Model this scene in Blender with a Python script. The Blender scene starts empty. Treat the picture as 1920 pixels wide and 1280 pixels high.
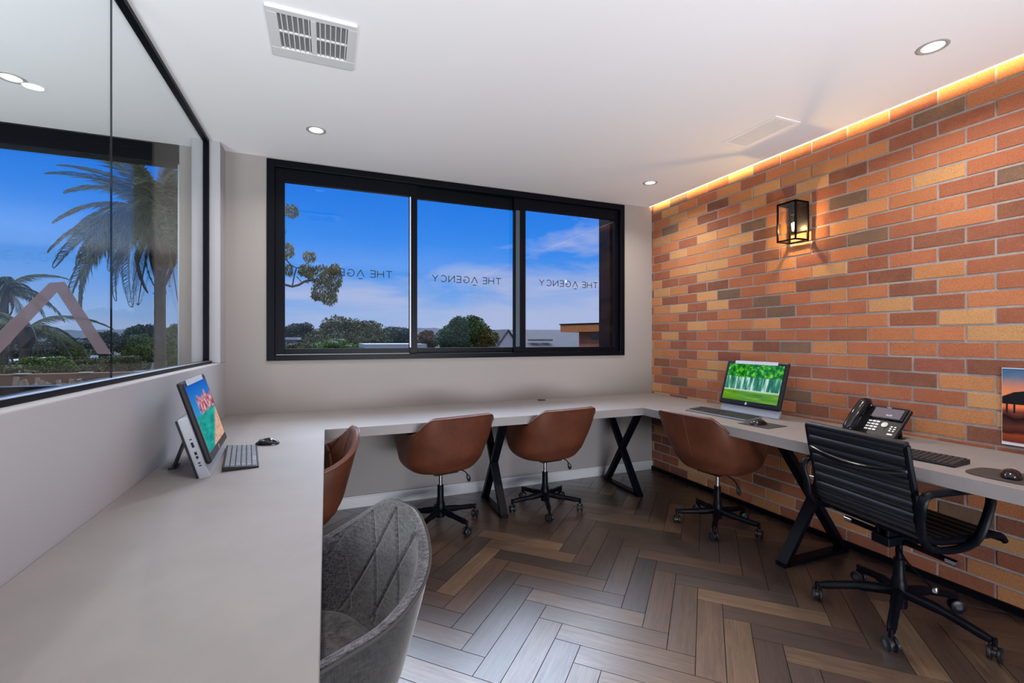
import bpy, bmesh, math, random
import numpy as np
from mathutils import Vector, Matrix
R = math.radians; PI = math.pi
random.seed(7)
S = bpy.context.scene
C = S.collection

# ------------------------------------------------------------------ camera
CF, CA, CH, CZ = 857.9, 0.384675, 635.56, 1.265
cam_d = bpy.data.cameras.new('camera'); cam = bpy.data.objects.new('camera', cam_d); C.objects.link(cam)
cam_d.sensor_width = 36; cam_d.lens = 36 * CF / 1920; cam_d.shift_y = -(640 - CH) / 1920
cam_d.clip_start = 0.02; cam_d.clip_end = 2000
cam.location = (0, 0, CZ); cam.rotation_euler = (PI / 2, 0, -CA)
S.camera = cam
S.view_settings.view_transform = 'Standard'; S.view_settings.look = 'None'
S.view_settings.gamma = 1; S.view_settings.use_curve_mapping = False
S.view_settings.exposure = 0.0
S.cycles.max_bounces = 10; S.cycles.diffuse_bounces = 5; S.cycles.glossy_bounces = 4
S.cycles.transparent_max_bounces = 12; S.cycles.sample_clamp_indirect = 6
S.cycles.caustics_reflective = False; S.cycles.caustics_refractive = False

# ------------------------------------------------------------------ world (sky)
def link(nt, a, b): nt.links.new(a, b)
W = bpy.data.worlds.new('sky'); S.world = W; W.use_nodes = True
nt = W.node_tree; nt.nodes.clear()
def N(nt, t, **k):
    n = nt.nodes.new(t)
    for a, b in k.items():
        if hasattr(n, a) and a not in n.inputs: setattr(n, a, b)
        else: n.inputs[a].default_value = b
    return n
def math_(nt, op, a, b=None, c=None, clamp=False):
    n = nt.nodes.new('ShaderNodeMath'); n.operation = op; n.use_clamp = clamp
    for i, v in enumerate((a, b, c)):
        if v is None: continue
        if hasattr(v, 'links'): nt.links.new(v, n.inputs[i])
        else: n.inputs[i].default_value = v
    return n.outputs[0]
def mixc(nt, f, a, b, bt='MIX'):
    n = nt.nodes.new('ShaderNodeMix'); n.data_type = 'RGBA'; n.blend_type = bt
    for i, v in ((0, f), (6, a), (7, b)):
        if hasattr(v, 'links'): nt.links.new(v, n.inputs[i])
        else: n.inputs[i].default_value = v if i == 0 else (*v[:3], 1)
    return n.outputs[2]
def ramp(nt, fac, stops, interp='LINEAR'):
    n = nt.nodes.new('ShaderNodeValToRGB'); n.color_ramp.interpolation = interp
    e = n.color_ramp.elements
    while len(e) > 1: e.remove(e[-1])
    e[0].position = stops[0][0]; e[0].color = (*stops[0][1][:3], 1)
    for p, c in stops[1:]:
        k = e.new(p); k.color = (*c[:3], 1)
    nt.links.new(fac, n.inputs[0]); return n.outputs[0]
def lin(r, g, b):
    f = lambda v: v / 255 / 12.92 if v / 255 <= .04045 else ((v / 255 + .055) / 1.055) ** 2.4
    return (f(r), f(g), f(b))
def g3(v): return (v, v, v)

tc = N(nt, 'ShaderNodeTexCoord'); sx = N(nt, 'ShaderNodeSeparateXYZ'); link(nt, tc.outputs['Generated'], sx.inputs[0])
z = sx.outputs[2]
base = ramp(nt, z, [(0.0, lin(150, 178, 222)), (.05, lin(140, 176, 228)), (.12, lin(92, 155, 236)), (.2, lin(36, 134, 238)), (.33, lin(6, 112, 228)),
                    (.42, (.30, .5, 1.05)), (.6, (.45, .62, .95)), (1, (.4, .6, 1.0))])
mp = N(nt, 'ShaderNodeMapping'); mp.inputs['Scale'].default_value = (2.2, 2.2, 11); mp.inputs['Rotation'].default_value = (0, R(6), 0)
link(nt, tc.outputs['Generated'], mp.inputs[0])
n1 = N(nt, 'ShaderNodeTexNoise', Scale=1.5, Detail=7.0, Roughness=.55, Distortion=.5); link(nt, mp.outputs[0], n1.inputs['Vector'])
# more cloud low down and to the right of the window wall
m_low = math_(nt, 'MULTIPLY_ADD', z, -5.0, 0.80)
m_rt = math_(nt, 'MULTIPLY', sx.outputs[0], .85)
cl = math_(nt, 'ADD', math_(nt, 'ADD', math_(nt, 'MULTIPLY_ADD', n1.outputs[0], 3.4, -1.85), m_low), m_rt)
cl = math_(nt, 'MULTIPLY', math_(nt, 'MULTIPLY', cl, 1.2, clamp=True), 0.85)
colr = mixc(nt, cl, base, lin(176, 188, 224))
# added bright band of sky, unseen above the window heads, for the floor sheen
sheen_band = math_(nt, 'MULTIPLY', math_(nt, 'MULTIPLY_ADD', z, 14, -5.6, clamp=True), math_(nt, 'MULTIPLY_ADD', z, -5, 4.6, clamp=True))
az = math_(nt, 'ADD', math_(nt, 'MULTIPLY', sx.outputs[0], .3), math_(nt, 'MULTIPLY', sx.outputs[1], .954))
sheen_band = math_(nt, 'MULTIPLY', sheen_band, math_(nt, 'MULTIPLY_ADD', az, 4.5, -2.0, clamp=True))
colr = mixc(nt, sheen_band, colr, (8.2, 9.6, 12))
dn = math_(nt, 'MULTIPLY', z, -60, clamp=True)
colr = mixc(nt, dn, colr, (.13, .14, .12))
bg = N(nt, 'ShaderNodeBackground', Strength=1.0); link(nt, colr, bg.inputs[0])
wo = N(nt, 'ShaderNodeOutputWorld'); link(nt, bg.outputs[0], wo.inputs[0])

def light(name, kind, loc, rot, energy, color, **k):
    d = bpy.data.lights.new(name, kind); d.energy = energy; d.color = color
    for a, b in k.items(): setattr(d, a, b)
    o = bpy.data.objects.new(name, d); C.objects.link(o); o.location = loc; o.rotation_euler = rot
    return o
light('sun', 'SUN', (0, -10, 20), (R(48), 0, R(-20)), 1.1, (1, .95, .86), angle=R(1))
# added low uplights, out of view behind the camera, to brighten the ceilings
light('added_uplight_back', 'AREA', (.65, -2.2, .50), (R(115), 0, 0), 124, (.90, .94, 1.0), shape='RECTANGLE', size=3.0, size_y=.8, spread=R(115))
light('added_uplight_near', 'AREA', (.7, -1.2, .50), (R(118), 0, 0), 12, (.90, .95, 1.0), shape='RECTANGLE', size=2.4, size_y=.8, spread=R(130))
light('added_uplight_next_room', 'AREA', (-3.2, -.6, .30), (R(148), 0, 0), 150, (.88, .97, 1.0), shape='RECTANGLE', size=3, size_y=.8, spread=R(96))

# ------------------------------------------------------------------ materials
MATS = {}
def newmat(name):
    m = bpy.data.materials.new(name); m.use_nodes = True; m.node_tree.nodes.clear()
    o = m.node_tree.nodes.new('ShaderNodeOutputMaterial'); return m, m.node_tree, o
def pbr(name, col, rough=.5, metal=0, var=0, vscale=8, bump=0, bscale=60, spec=.5, coat=0, var_col=None, stretch=None, detail=4):
    if name in MATS: return MATS[name]
    m, t, o = newmat(name)
    p = t.nodes.new('ShaderNodeBsdfPrincipled'); link(t, p.outputs[0], o.inputs[0])
    p.inputs['Base Color'].default_value = (*col, 1); p.inputs['Roughness'].default_value = rough
    p.inputs['Metallic'].default_value = metal; p.inputs['Specular IOR Level'].default_value = spec
    p.inputs['Coat Weight'].default_value = coat; p.inputs['Coat Roughness'].default_value = .1
    tc = N(t, 'ShaderNodeTexCoord'); v = tc.outputs['Object']
    if stretch:
        mp = N(t, 'ShaderNodeMapping'); mp.inputs['Scale'].default_value = stretch; link(t, v, mp.inputs[0]); v = mp.outputs[0]
    if var or var_col:
        n = N(t, 'ShaderNodeTexNoise', Scale=vscale, Detail=float(detail), Roughness=.6); link(t, v, n.inputs['Vector'])
        f = math_(t, 'MULTIPLY_ADD', n.outputs[0], 2.4, -.7, clamp=True)
        c2 = var_col or tuple(c * (1 - var) for c in col)
        link(t, mixc(t, f, col, c2), p.inputs['Base Color'])
    if bump:
        n = N(t, 'ShaderNodeTexNoise', Scale=bscale, Detail=4.0, Roughness=.6); link(t, v, n.inputs['Vector'])
        b = N(t, 'ShaderNodeBump', Strength=1.0, Distance=bump); link(t, n.outputs[0], b.inputs['Height']); link(t, b.outputs[0], p.inputs['Normal'])
    MATS[name] = m; return m
def emis(name, col, st):
    m, t, o = newmat(name); e = N(t, 'ShaderNodeEmission', Strength=st); e.inputs[0].default_value = (*col, 1)
    link(t, e.outputs[0], o.inputs[0]); return m
def glassmat(name, tint=(1, 1, 1), k=1.7, rough=0.0):
    m, t, o = newmat(name)
    tr = N(t, 'ShaderNodeBsdfTransparent'); tr.inputs[0].default_value = (*tint, 1)
    gl = N(t, 'ShaderNodeBsdfGlossy'); gl.inputs['Roughness'].default_value = rough
    ge = N(t, 'ShaderNodeNewGeometry'); dt = t.nodes.new('ShaderNodeVectorMath'); dt.operation = 'DOT_PRODUCT'   # Schlick reflectance, same from either side
    link(t, ge.outputs['Incoming'], dt.inputs[0]); link(t, ge.outputs['Normal'], dt.inputs[1])
    om = math_(t, 'SUBTRACT', 1.0, math_(t, 'ABSOLUTE', dt.outputs['Value']), clamp=True)
    f = math_(t, 'MULTIPLY', math_(t, 'MULTIPLY_ADD', math_(t, 'POWER', om, 5.0), .96, .04), k, clamp=True)
    mx = N(t, 'ShaderNodeMixShader'); link(t, f, mx.inputs[0]); link(t, tr.outputs[0], mx.inputs[1]); link(t, gl.outputs[0], mx.inputs[2])
    link(t, mx.outputs[0], o.inputs[0]); return m
M_ceil = pbr('ceiling_paint', lin(241, 239, 241), .9, spec=.1)
M_wall = pbr('wall_paint', lin(146, 140, 137), .85, spec=.15, bump=.0004, bscale=90)
M_wallL = pbr('wall_paint_left', lin(163, 161, 166), .85, spec=.15, bump=.0004, bscale=90)
M_white = pbr('white_enamel', lin(214, 213, 214), .45)
M_skirt = pbr('skirting_paint', lin(196, 195, 196), .5)
M_black = pbr('black_powder_coat', (.0022, .0026, .005), .38, spec=.1)
M_blackp = pbr('black_plastic', (.007, .007, .009), .38, spec=.3)
M_blackg = pbr('black_gloss', (.006, .006, .008), .12)
M_keys = pbr('key_plastic', (.022, .023, .027), .4)
M_chrome = pbr('chrome', (.62, .62, .64), .12, 1)
M_silver = pbr('silver_plastic', lin(196, 203, 214), .35, .15)
M_alu = pbr('brushed_aluminium', (.45, .47, .5), .35, 1)
M_stone = pbr('concrete_worktop', lin(130, 124, 123), .55, var_col=lin(122, 117, 116), vscale=5, bump=.0002, bscale=60, spec=.4)
M_leather = pbr('tan_leather', lin(88, 45, 26), .48, var_col=lin(68, 33, 20), vscale=9, bump=.0008, bscale=160, spec=.5)
M_pipe = pbr('leather_piping', lin(84, 42, 28), .4)
M_bleather = pbr('black_leather', (.006, .007, .010), .36, bump=.0004, bscale=220, spec=.5)
M_glass = glassmat('window_glass', (.99, .995, 1.0), .55)
M_part = glassmat('partition_glass', (.97, .985, .985), .45)
M_led = emis('led_strip', (1, .90, .74), 4)
M_lens = emis('downlight_lens', (1, .98, .95), 1.5)
M_dark = pbr('dark_recess', (.012, .011, .011), .95, spec=0)
M_grey = pbr('grey_metal_ring', lin(176, 174, 172), .45, .1)

def fabric(name='grey_woven_fabric', c1=lin(32, 30, 31), c2=lin(86, 84, 88)):
    m, t, o = newmat(name)
    p = t.nodes.new('ShaderNodeBsdfPrincipled'); link(t, p.outputs[0], o.inputs[0]); p.inputs['Roughness'].default_value = .9
    p.inputs['Sheen Weight'].default_value = .35; p.inputs['Specular IOR Level'].default_value = .15
    tc = N(t, 'ShaderNodeTexCoord'); hs = []
    for s in ((40, 40, 420), (420, 420, 30), (300, 60, 120)):
        mp = N(t, 'ShaderNodeMapping'); mp.inputs['Scale'].default_value = s; mp.inputs['Rotation'].default_value = (R(12), R(9), 0)
        link(t, tc.outputs['Object'], mp.inputs[0]); n = N(t, 'ShaderNodeTexNoise', Scale=1.0, Detail=3.0); link(t, mp.outputs[0], n.inputs['Vector']); hs.append(n.outputs[0])
    h = math_(t, 'MULTIPLY', math_(t, 'ADD', math_(t, 'ADD', hs[0], hs[1]), hs[2]), .333)
    f = math_(t, 'MULTIPLY_ADD', h, 5.0, -2.0, clamp=True)
    link(t, mixc(t, f, c1, c2), p.inputs['Base Color'])
    b = N(t, 'ShaderNodeBump', Strength=.6, Distance=.0012); link(t, h, b.inputs['Height']); link(t, b.outputs[0], p.inputs['Normal'])
    return m
M_fabric = fabric(); M_fabric_out = fabric('grey_fabric_shaded', lin(17, 16, 16), lin(42, 40, 41))  # darker copy for the outer shell, its unlit shade put into the colour
M_fpipe = pbr('fabric_piping', lin(42, 40, 39), .9)

def attrmat(name, rough, kind):
    m, t, o = newmat(name)
    p = t.nodes.new('ShaderNodeBsdfPrincipled'); link(t, p.outputs[0], o.inputs[0])
    at = N(t, 'ShaderNodeAttribute', attribute_name='col'); tc = N(t, 'ShaderNodeTexCoord')
    if kind == 'brick':
        p.inputs['Roughness'].default_value = rough; p.inputs['Specular IOR Level'].default_value = .25
        n = N(t, 'ShaderNodeTexNoise', Scale=230.0, Detail=3.0, Roughness=.7); link(t, tc.outputs['Object'], n.inputs['Vector'])
        v = N(t, 'ShaderNodeTexVoronoi', Scale=170.0); link(t, tc.outputs['Object'], v.inputs['Vector'])
        n2 = N(t, 'ShaderNodeTexNoise', Scale=9.0, Detail=5.0, Roughness=.65); link(t, tc.outputs['Object'], n2.inputs['Vector'])
        n3 = N(t, 'ShaderNodeTexNoise', Scale=165.0, Detail=6.0, Roughness=.85); link(t, tc.outputs['Object'], n3.inputs['Vector'])
        dk = math_(t, 'MULTIPLY_ADD', n3.outputs[0], -6.0, 3.0, clamp=True)
        c = mixc(t, math_(t, 'MULTIPLY', dk, .58), at.outputs['Color'], (.06, .028, .018))
        lt = math_(t, 'MULTIPLY_ADD', n3.outputs[0], 9.0, -5.2, clamp=True)
        c = mixc(t, math_(t, 'MULTIPLY', lt, .6), c, lin(222, 168, 118))
        c = mixc(t, math_(t, 'MULTIPLY_ADD', n2.outputs[0], 1.6, -.6, clamp=True), c, mixc(t, .35, c, lin(196, 136, 92)))
        link(t, c, p.inputs['Base Color'])
        h = math_(t, 'ADD', math_(t, 'MULTIPLY', n3.outputs[0], 1.1), math_(t, 'ADD', math_(t, 'MULTIPLY', v.outputs[0], .15), math_(t, 'MULTIPLY', n2.outputs[0], 1.2)))
        b = N(t, 'ShaderNodeBump', Strength=.9, Distance=.0045); link(t, h, b.inputs['Height']); link(t, b.outputs[0], p.inputs['Normal'])
    if kind == 'plank':
        uv = N(t, 'ShaderNodeUVMap', uv_map='UVMap')
        mp = N(t, 'ShaderNodeMapping'); mp.inputs['Scale'].default_value = (1.6, 26, 1); link(t, uv.outputs[0], mp.inputs[0])
        n = N(t, 'ShaderNodeTexNoise', Scale=2.2, Detail=8.0, Roughness=.68, Distortion=1.4); link(t, mp.outputs[0], n.inputs['Vector'])
        mp2 = N(t, 'ShaderNodeMapping'); mp2.inputs['Scale'].default_value = (1.2, 5.5, 1); link(t, uv.outputs[0], mp2.inputs[0])
        n2 = N(t, 'ShaderNodeTexNoise', Scale=1.6, Detail=3.0, Distortion=2.2); link(t, mp2.outputs[0], n2.inputs['Vector'])
        rings = math_(t, 'MULTIPLY_ADD', math_(t, 'SINE', math_(t, 'MULTIPLY', n2.outputs[0], 60)), .5, .5)
        f = math_(t, 'MULTIPLY_ADD', n.outputs[0], 3.6, -1.3, clamp=True)
        dk = mixc(t, 1.0, at.outputs['Color'], (.36, .33, .31), 'MULTIPLY')
        c = mixc(t, f, dk, at.outputs['Color'])
        c = mixc(t, math_(t, 'MULTIPLY', rings, .22), c, mixc(t, 1.0, c, (.45, .42, .4), 'MULTIPLY'))
        link(t, c, p.inputs['Base Color'])
        p.inputs['Specular IOR Level'].default_value = .9; p.inputs['Coat Weight'].default_value = .9; p.inputs['Coat Roughness'].default_value = .34
        link(t, math_(t, 'MULTIPLY_ADD', f, -.08, rough), p.inputs['Roughness'])
        b = N(t, 'ShaderNodeBump', Strength=.35, Distance=.001); link(t, n.outputs[0], b.inputs['Height']); link(t, b.outputs[0], p.inputs['Normal'])
    return m
M_brick = attrmat('brick_face', .88, 'brick'); M_plank = attrmat('oak_planks', .4, 'plank')
M_mortar = pbr('mortar', lin(162, 151, 146), .95, var=.25, vscale=30, bump=.003, bscale=120)

# ------------------------------------------------------------------ mesh helpers
class MB:
    def __init__(s): s.v = []; s.f = []
    def add(s, vs, fs, M=None):
        o = len(s.v)
        for p in vs:
            p = Vector(p); s.v.append(tuple(M @ p) if M else tuple(p))
        s.f += [tuple(o + i for i in f) for f in fs]; return s
    def box(s, lo, hi, M=None):
        x0, y0, z0 = lo; x1, y1, z1 = hi
        return s.add([(x0, y0, z0), (x1, y0, z0), (x1, y1, z0), (x0, y1, z0), (x0, y0, z1), (x1, y0, z1), (x1, y1, z1), (x0, y1, z1)],
                     [(0, 3, 2, 1), (4, 5, 6, 7), (0, 1, 5, 4), (1, 2, 6, 5), (2, 3, 7, 6), (3, 0, 4, 7)], M)
    def tube(s, pts, r, n=10, caps=True, closed=False, flat=1.0):
        pts = [Vector(p) for p in pts]; L = len(pts); rs = r if isinstance(r, (list, tuple)) else [r] * L
        vs = []; up = None
        for i, p in enumerate(pts):
            a = pts[(i - 1) % L] if (closed or i > 0) else pts[i]; b = pts[(i + 1) % L] if (closed or i < L - 1) else pts[i]
            t = (b - a).normalized()
            if up is None: up = Vector((0, 0, 1)) if abs(t.z) < .9 else Vector((1, 0, 0))
            u = (up - t * up.dot(t)); u = u.normalized() if u.length > 1e-6 else t.orthogonal().normalized()
            w = t.cross(u); up = u
            for k in range(n):
                an = 2 * PI * k / n; vs.append(p + u * (math.cos(an) * rs[i] * flat) + w * (math.sin(an) * rs[i]))
        fs = []
        for i in range(L if closed else L - 1):
            j = (i + 1) % L
            for k in range(n):
                k2 = (k + 1) % n; fs.append((i * n + k, i * n + k2, j * n + k2, j * n + k))
        if caps and not closed: fs += [tuple(range(n))[::-1], tuple((L - 1) * n + k for k in range(n))]
        return s.add(vs, fs)
    def bar(s, a, b, w, h, up=(0, 0, 1)):
        a, b = Vector(a), Vector(b); t = (b - a).normalized(); up = Vector(up)
        u = (up - t * up.dot(t)).normalized(); x = t.cross(u)
        vs = [p + x * (sx * w / 2) + u * (sy * h / 2) for p in (a, b) for sx, sy in ((-1, -1), (1, -1), (1, 1), (-1, 1))]
        return s.add(vs, [(3, 2, 1, 0), (4, 5, 6, 7), (0, 1, 5, 4), (1, 2, 6, 5), (2, 3, 7, 6), (3, 0, 4, 7)])
    def lathe(s, prof, n=24, M=None, cx=0, cy=0):
        vs = []; L = len(prof)
        for r, z in prof:
            for k in range(n):
                a = 2 * PI * k / n; vs.append((cx + r * math.cos(a), cy + r * math.sin(a), z))
        fs = [(i * n + k, i * n + (k + 1) % n, (i + 1) * n + (k + 1) % n, (i + 1) * n + k) for i in range(L - 1) for k in range(n)]
        fs += [tuple(range(n))[::-1], tuple((L - 1) * n + k for k in range(n))]
        return s.add(vs, fs, M)
    def grid(s, P, closed_u=False):
        nu, nv = len(P), len(P[0]); vs = [p for row in P for p in row]
        fs = [(i * nv + j, ((i + 1) % nu) * nv + j, ((i + 1) % nu) * nv + j + 1, i * nv + j + 1) for i in range(nu if closed_u else nu - 1) for j in range(nv - 1)]
        return s.add(vs, fs)
    def prism(s, poly, d, M=None):
        n = len(poly); a = [(x, y, 0) for x, y in poly]; b = [(x, y, d) for x, y in poly]
        return s.add(a + b, [tuple(range(n))[::-1], tuple(range(n, 2 * n))] + [(i, (i + 1) % n, n + (i + 1) % n, n + i) for i in range(n)], M)
    def build(s, name, mat, parent=None, bevel=0, smooth=False, sub=0, loc=None):
        me = bpy.data.meshes.new(name); me.from_pydata(s.v, [], s.f); me.materials.append(mat)
        bm = bmesh.new(); bm.from_mesh(me); bmesh.ops.recalc_face_normals(bm, faces=bm.faces); bm.to_mesh(me); bm.free()
        if smooth:
            for p in me.polygons: p.use_smooth = True
        o = bpy.data.objects.new(name, me); C.objects.link(o)
        if parent: o.parent = parent
        if loc: o.location = loc
        if bevel:
            b = o.modifiers.new('bevel', 'BEVEL'); b.width = bevel; b.segments = 2; b.limit_method = 'ANGLE'; b.angle_limit = R(35)
            if not smooth:
                for p in me.polygons: p.use_smooth = False
        if sub:
            b = o.modifiers.new('sub', 'SUBSURF'); b.levels = sub; b.render_levels = sub
        if smooth and not sub:
            b = o.modifiers.new('ws', 'EDGE_SPLIT'); b.split_angle = R(40)
        return o
def tag(o, label, cat=None, group=None, kind=None):
    if label: o['label'] = label
    if cat: o['category'] = cat
    if group: o['group'] = group
    if kind: o['kind'] = kind
    return o
def thing(name, label, cat, loc=(0, 0, 0), rz=0, group=None):
    o = bpy.data.objects.new(name, None); C.objects.link(o); o.location = loc; o.rotation_euler = (0, 0, rz); o.empty_display_size = .1
    return tag(o, label, cat, group)
def struct(name, mb, mat, bevel=0, **k):
    o = mb.build(name, mat, bevel=bevel, **k); o['kind'] = 'structure'; return o
def copy_tree(o, parent=None, mats=None):
    c = o.copy(); C.objects.link(c)
    if parent: c.parent = parent
    for ch in list(o.children): copy_tree(ch, c)
    return c
def bez(pts, n=8):
    # Catmull-Rom through points
    P = [Vector(p) for p in pts]; P = [P[0] * 2 - P[1]] + P + [P[-1] * 2 - P[-2]]; out = []
    for i in range(1, len(P) - 2):
        for k in range(n):
            t = k / n; a, b, c, d = P[i - 1:i + 3]
            out.append(.5 * ((2 * b) + (c - a) * t + (2 * a - 5 * b + 4 * c - d) * t * t + (3 * b - a - 3 * c + d) * t ** 3))
    out.append(P[-2]); return out
def setcol(o, cols):
    """cols: one rgb per face"""
    me = o.data; a = me.color_attributes.new('col', 'FLOAT_COLOR', 'CORNER'); buf = np.ones((len(me.loops), 4), dtype=np.float32)
    for p, c in zip(me.polygons, cols): buf[p.loop_start:p.loop_start + p.loop_total, :3] = c
    a.data.foreach_set('color', buf.ravel())
def raw(name, v, f, mat, parent=None):
    me = bpy.data.meshes.new(name); me.from_pydata(v, [], f); me.materials.append(mat)
    o = bpy.data.objects.new(name, me); C.objects.link(o)
    if parent: o.parent = parent
    return o

# ------------------------------------------------------------------ room dimensions
XR, YW, XL, ZC = 2.947, 3.636, -.642, 2.55      # brick wall, window wall, partition face, ceiling
XG = -.72; YB = -2.3; XF = -5.6; DT = .74        # glass plane, back of the room, far wall next door, worktop height
WX0, WX1, WZ0, WZ1 = -.392, 2.622, 1.112, 2.538  # window 1 opening

# floor: herringbone at 45 degrees, planks .55 x .11
def floor():
    L, Wd, gap = .55, .11, .0014; a0, b0 = -.8075, 2.0725; v = []; f = []; cols = []; uvs = []
    rnd = random.Random(11)
    pal = [lin(104, 80, 66), lin(92, 72, 62), lin(120, 94, 76), lin(84, 68, 62), lin(112, 84, 64), lin(134, 106, 84), lin(98, 82, 76), lin(76, 62, 58)]
    light = lin(158, 126, 98); s2 = math.sqrt(.5); n = 0
    force = {(-.03, 2.95): light, (.125, 2.02): light, (-.53, 2.13): lin(136, 116, 100), (-.85, 2.1): lin(74, 66, 66), (-.32, 2.46): lin(62, 58, 60), (.34, 2.0): lin(62, 56, 56)}
    for m in range(-12, 14):
        for k in range(-60, 60):
            for q in (0, 1):
                A, B = a0 + k * Wd + m * L, b0 - k * Wd + m * L
                if q == 0: r = (A, A + L, B, B + Wd)
                else: r = (A + L, A + L + Wd, B, B + L)
                ca, cb = (r[0] + r[1]) / 2, (r[2] + r[3]) / 2
                x, y = (ca + cb) * s2, (cb - ca) * s2
                if not (XF - .3 < x < XR + .3 and YB - .4 < y < YW + .35): continue
                if x < XL - 1.2 and y < 1.5: continue
                c = rnd.choice(pal)
                if rnd.random() < .06: c = light
                for key, cc in force.items():
                    if abs(key[0] - ca) < .07 and abs(key[1] - cb) < .07: c = cc
                j = rnd.uniform(.88, 1.12); c = tuple((t * .75 + u * .25) * j * .62 for t, u in zip(c, lin(98, 78, 68)))
                a1, a2, b1, b2 = r[0] + gap, r[1] - gap, r[2] + gap, r[3] - gap
                e = .0001; o = len(v)
                for (aa, bb, zz) in ((a1, b1, -.0015), (a2, b1, -.0015), (a2, b2, -.0015), (a1, b2, -.0015), (a1 + e, b1 + e, 0), (a2 - e, b1 + e, 0), (a2 - e, b2 - e, 0), (a1 + e, b2 - e, 0)):
                    v.append(((aa + bb) * s2, (bb - aa) * s2, zz))
                for fc in ((4, 5, 6, 7), (0, 1, 5, 4), (1, 2, 6, 5), (2, 3, 7, 6), (3, 0, 4, 7)):
                    f.append(tuple(o + t for t in fc)); cols.append(c)
                    for t in fc:
                        aa, bb = ((a1, b1), (a2, b1), (a2, b2), (a1, b2))[t % 4]
                        uvs.append(((aa - r[0] + n * 3.7), (bb - r[2]) + n * 1.3) if q == 0 else ((bb - r[2]) + n * 3.7, (aa - r[0]) + n * 1.3))
                n += 1
    ob = len(v); v += [(XF, YB, -.002), (XR + .1, YB, -.002), (XR + .1, YW + .1, -.002), (XF, YW + .1, -.002)]; f.append((ob, ob + 1, ob + 2, ob + 3)); cols.append((.012, .01, .009)); uvs += [(0, 0)] * 4
    o = raw('floor', v, f, M_plank); o['kind'] = 'structure'; setcol(o, cols)
    u = o.data.uv_layers.new(name='UVMap'); u.data.foreach_set('uv', np.array(uvs, dtype=np.float32).ravel())
    o.data.materials.append(M_dark); o.data.polygons[len(f) - 1].material_index = 1
floor()

# brick wall: every brick modelled, running bond, 223 x 82 mm pitch
def bricks():
    rnd = random.Random(5); v = []; f = []; cols = []; P, Hc, g = .223, .082, .0042
    pal = [(lin(172, 106, 70), 6), (lin(158, 92, 64), 5), (lin(178, 118, 76), 5), (lin(142, 82, 60), 4), (lin(118, 72, 56), 2.5), (lin(104, 82, 68), 2), (lin(186, 136, 90), 2.6), (lin(132, 76, 60), 3)]
    cs, ws = zip(*pal)
    for k in range(-1, 32):
        zc = k * Hc + .022; z0, z1 = max(zc + g, 0.0), zc + Hc - g
        if z1 <= 0: continue
        off = 1.486 if k % 2 else 1.376
        for j in range(-18, 11):
            y0, y1 = off + j * P + g * .8, off + (j + 1) * P - g * .8
            y1 = min(y1, YW)
            if y1 - y0 < .012 or y1 < YB: continue
            c = rnd.choices(cs, ws)[0]; jj = rnd.uniform(1.12, 1.36); c = (c[0] * jj, c[1] * jj * 1.03, c[2] * jj * 1.06)
            out = rnd.uniform(-.0015, .002); e = .003; o = len(v); x0, x1 = XR + .006, XR - out
            jt = lambda: rnd.uniform(-.0013, .0013)
            for (yy, zz) in ((y0, z0), (y1, z0), (y1, z1), (y0, z1)): v.append((x0, yy, zz))
            for (yy, zz) in ((y0 + e, z0 + e), (y1 - e, z0 + e), (y1 - e, z1 - e), (y0 + e, z1 - e)): v.append((x1 + jt(), yy + jt(), zz + jt()))
            for fc in ((4, 5, 6, 7), (0, 1, 5, 4), (1, 2, 6, 5), (2, 3, 7, 6), (3, 0, 4, 7)): f.append(tuple(o + t for t in fc)[::-1]); cols.append(c)
    o = raw('wall_right', v, f, M_brick); setcol(o, cols); o['kind'] = 'structure'
    m = MB().box((XR + .0035, YB, 0), (XR + .2, YW + .2, 2.75)).build('mortar_bed', M_mortar, o)
bricks()

# ceiling stops short of the brick wall and leaves a light slot
GX = 2.918
cb = MB(); cb.box((XF, YB - .2, ZC), (GX, YW, ZC + .02)); struct('ceiling', cb, M_ceil)
sb = MB(); sb.box((GX - .1, YB, 2.64), (XR + .1, YW, 2.66)); sb.box((GX - .12, YB, ZC + .02), (GX - .1, YW, 2.66)); struct('trim_1', sb, M_ceil)
rf = MB(); rf.box((XF - .3, YB - .3, 2.76), (XR + .5, YW + .12, 2.86)); struct('roof_slab', rf, M_ceil)

# window wall
wb = MB(); T = .16
wb.box((-.88, YW, 0), (WX0, YW + T, ZC + .05)); wb.box((WX1, YW, 0), (XR + .2, YW + T, ZC + .05))
wb.box((WX0, YW, 0), (WX1, YW + T, WZ0)); wb.box((WX0, YW, WZ1), (WX1, YW + T, ZC + .2))
wb.box((XF, YW, 0), (-.88, YW + T, .93)); wb.box((XF, YW, 2.548), (-.88, YW + T, ZC + .2)); wb.box((XF, YW, .93), (-5.0, YW + T, 2.548))
wb.box((-.906, YW, .93), (-.88, YW + T, 2.548))
struct('wall_back', wb, M_wall)
# partition wall with glass above
pl = MB(); pl.box((-.80, YB, 0), (XL, YW, 1.108)); pl.box((-.80, 3.47, 1.108), (XL, YW, ZC)); struct('wall_left', pl, M_wallL, bevel=.004)
struct('wall_far', MB().box((XF - .1, YB, 0), (XF, YW + T, ZC)), M_wall)
struct('baseboard_back', MB().box((XL, YW - .016, 0), (XR, YW, .078)).box((XL, YW - .011, .078), (XR, YW, .086)), M_skirt, bevel=.001)
struct('baseboard_right', MB().box((XR - .018, YB, 0), (XR - .004, YW - .017, .035)), M_black)

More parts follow.
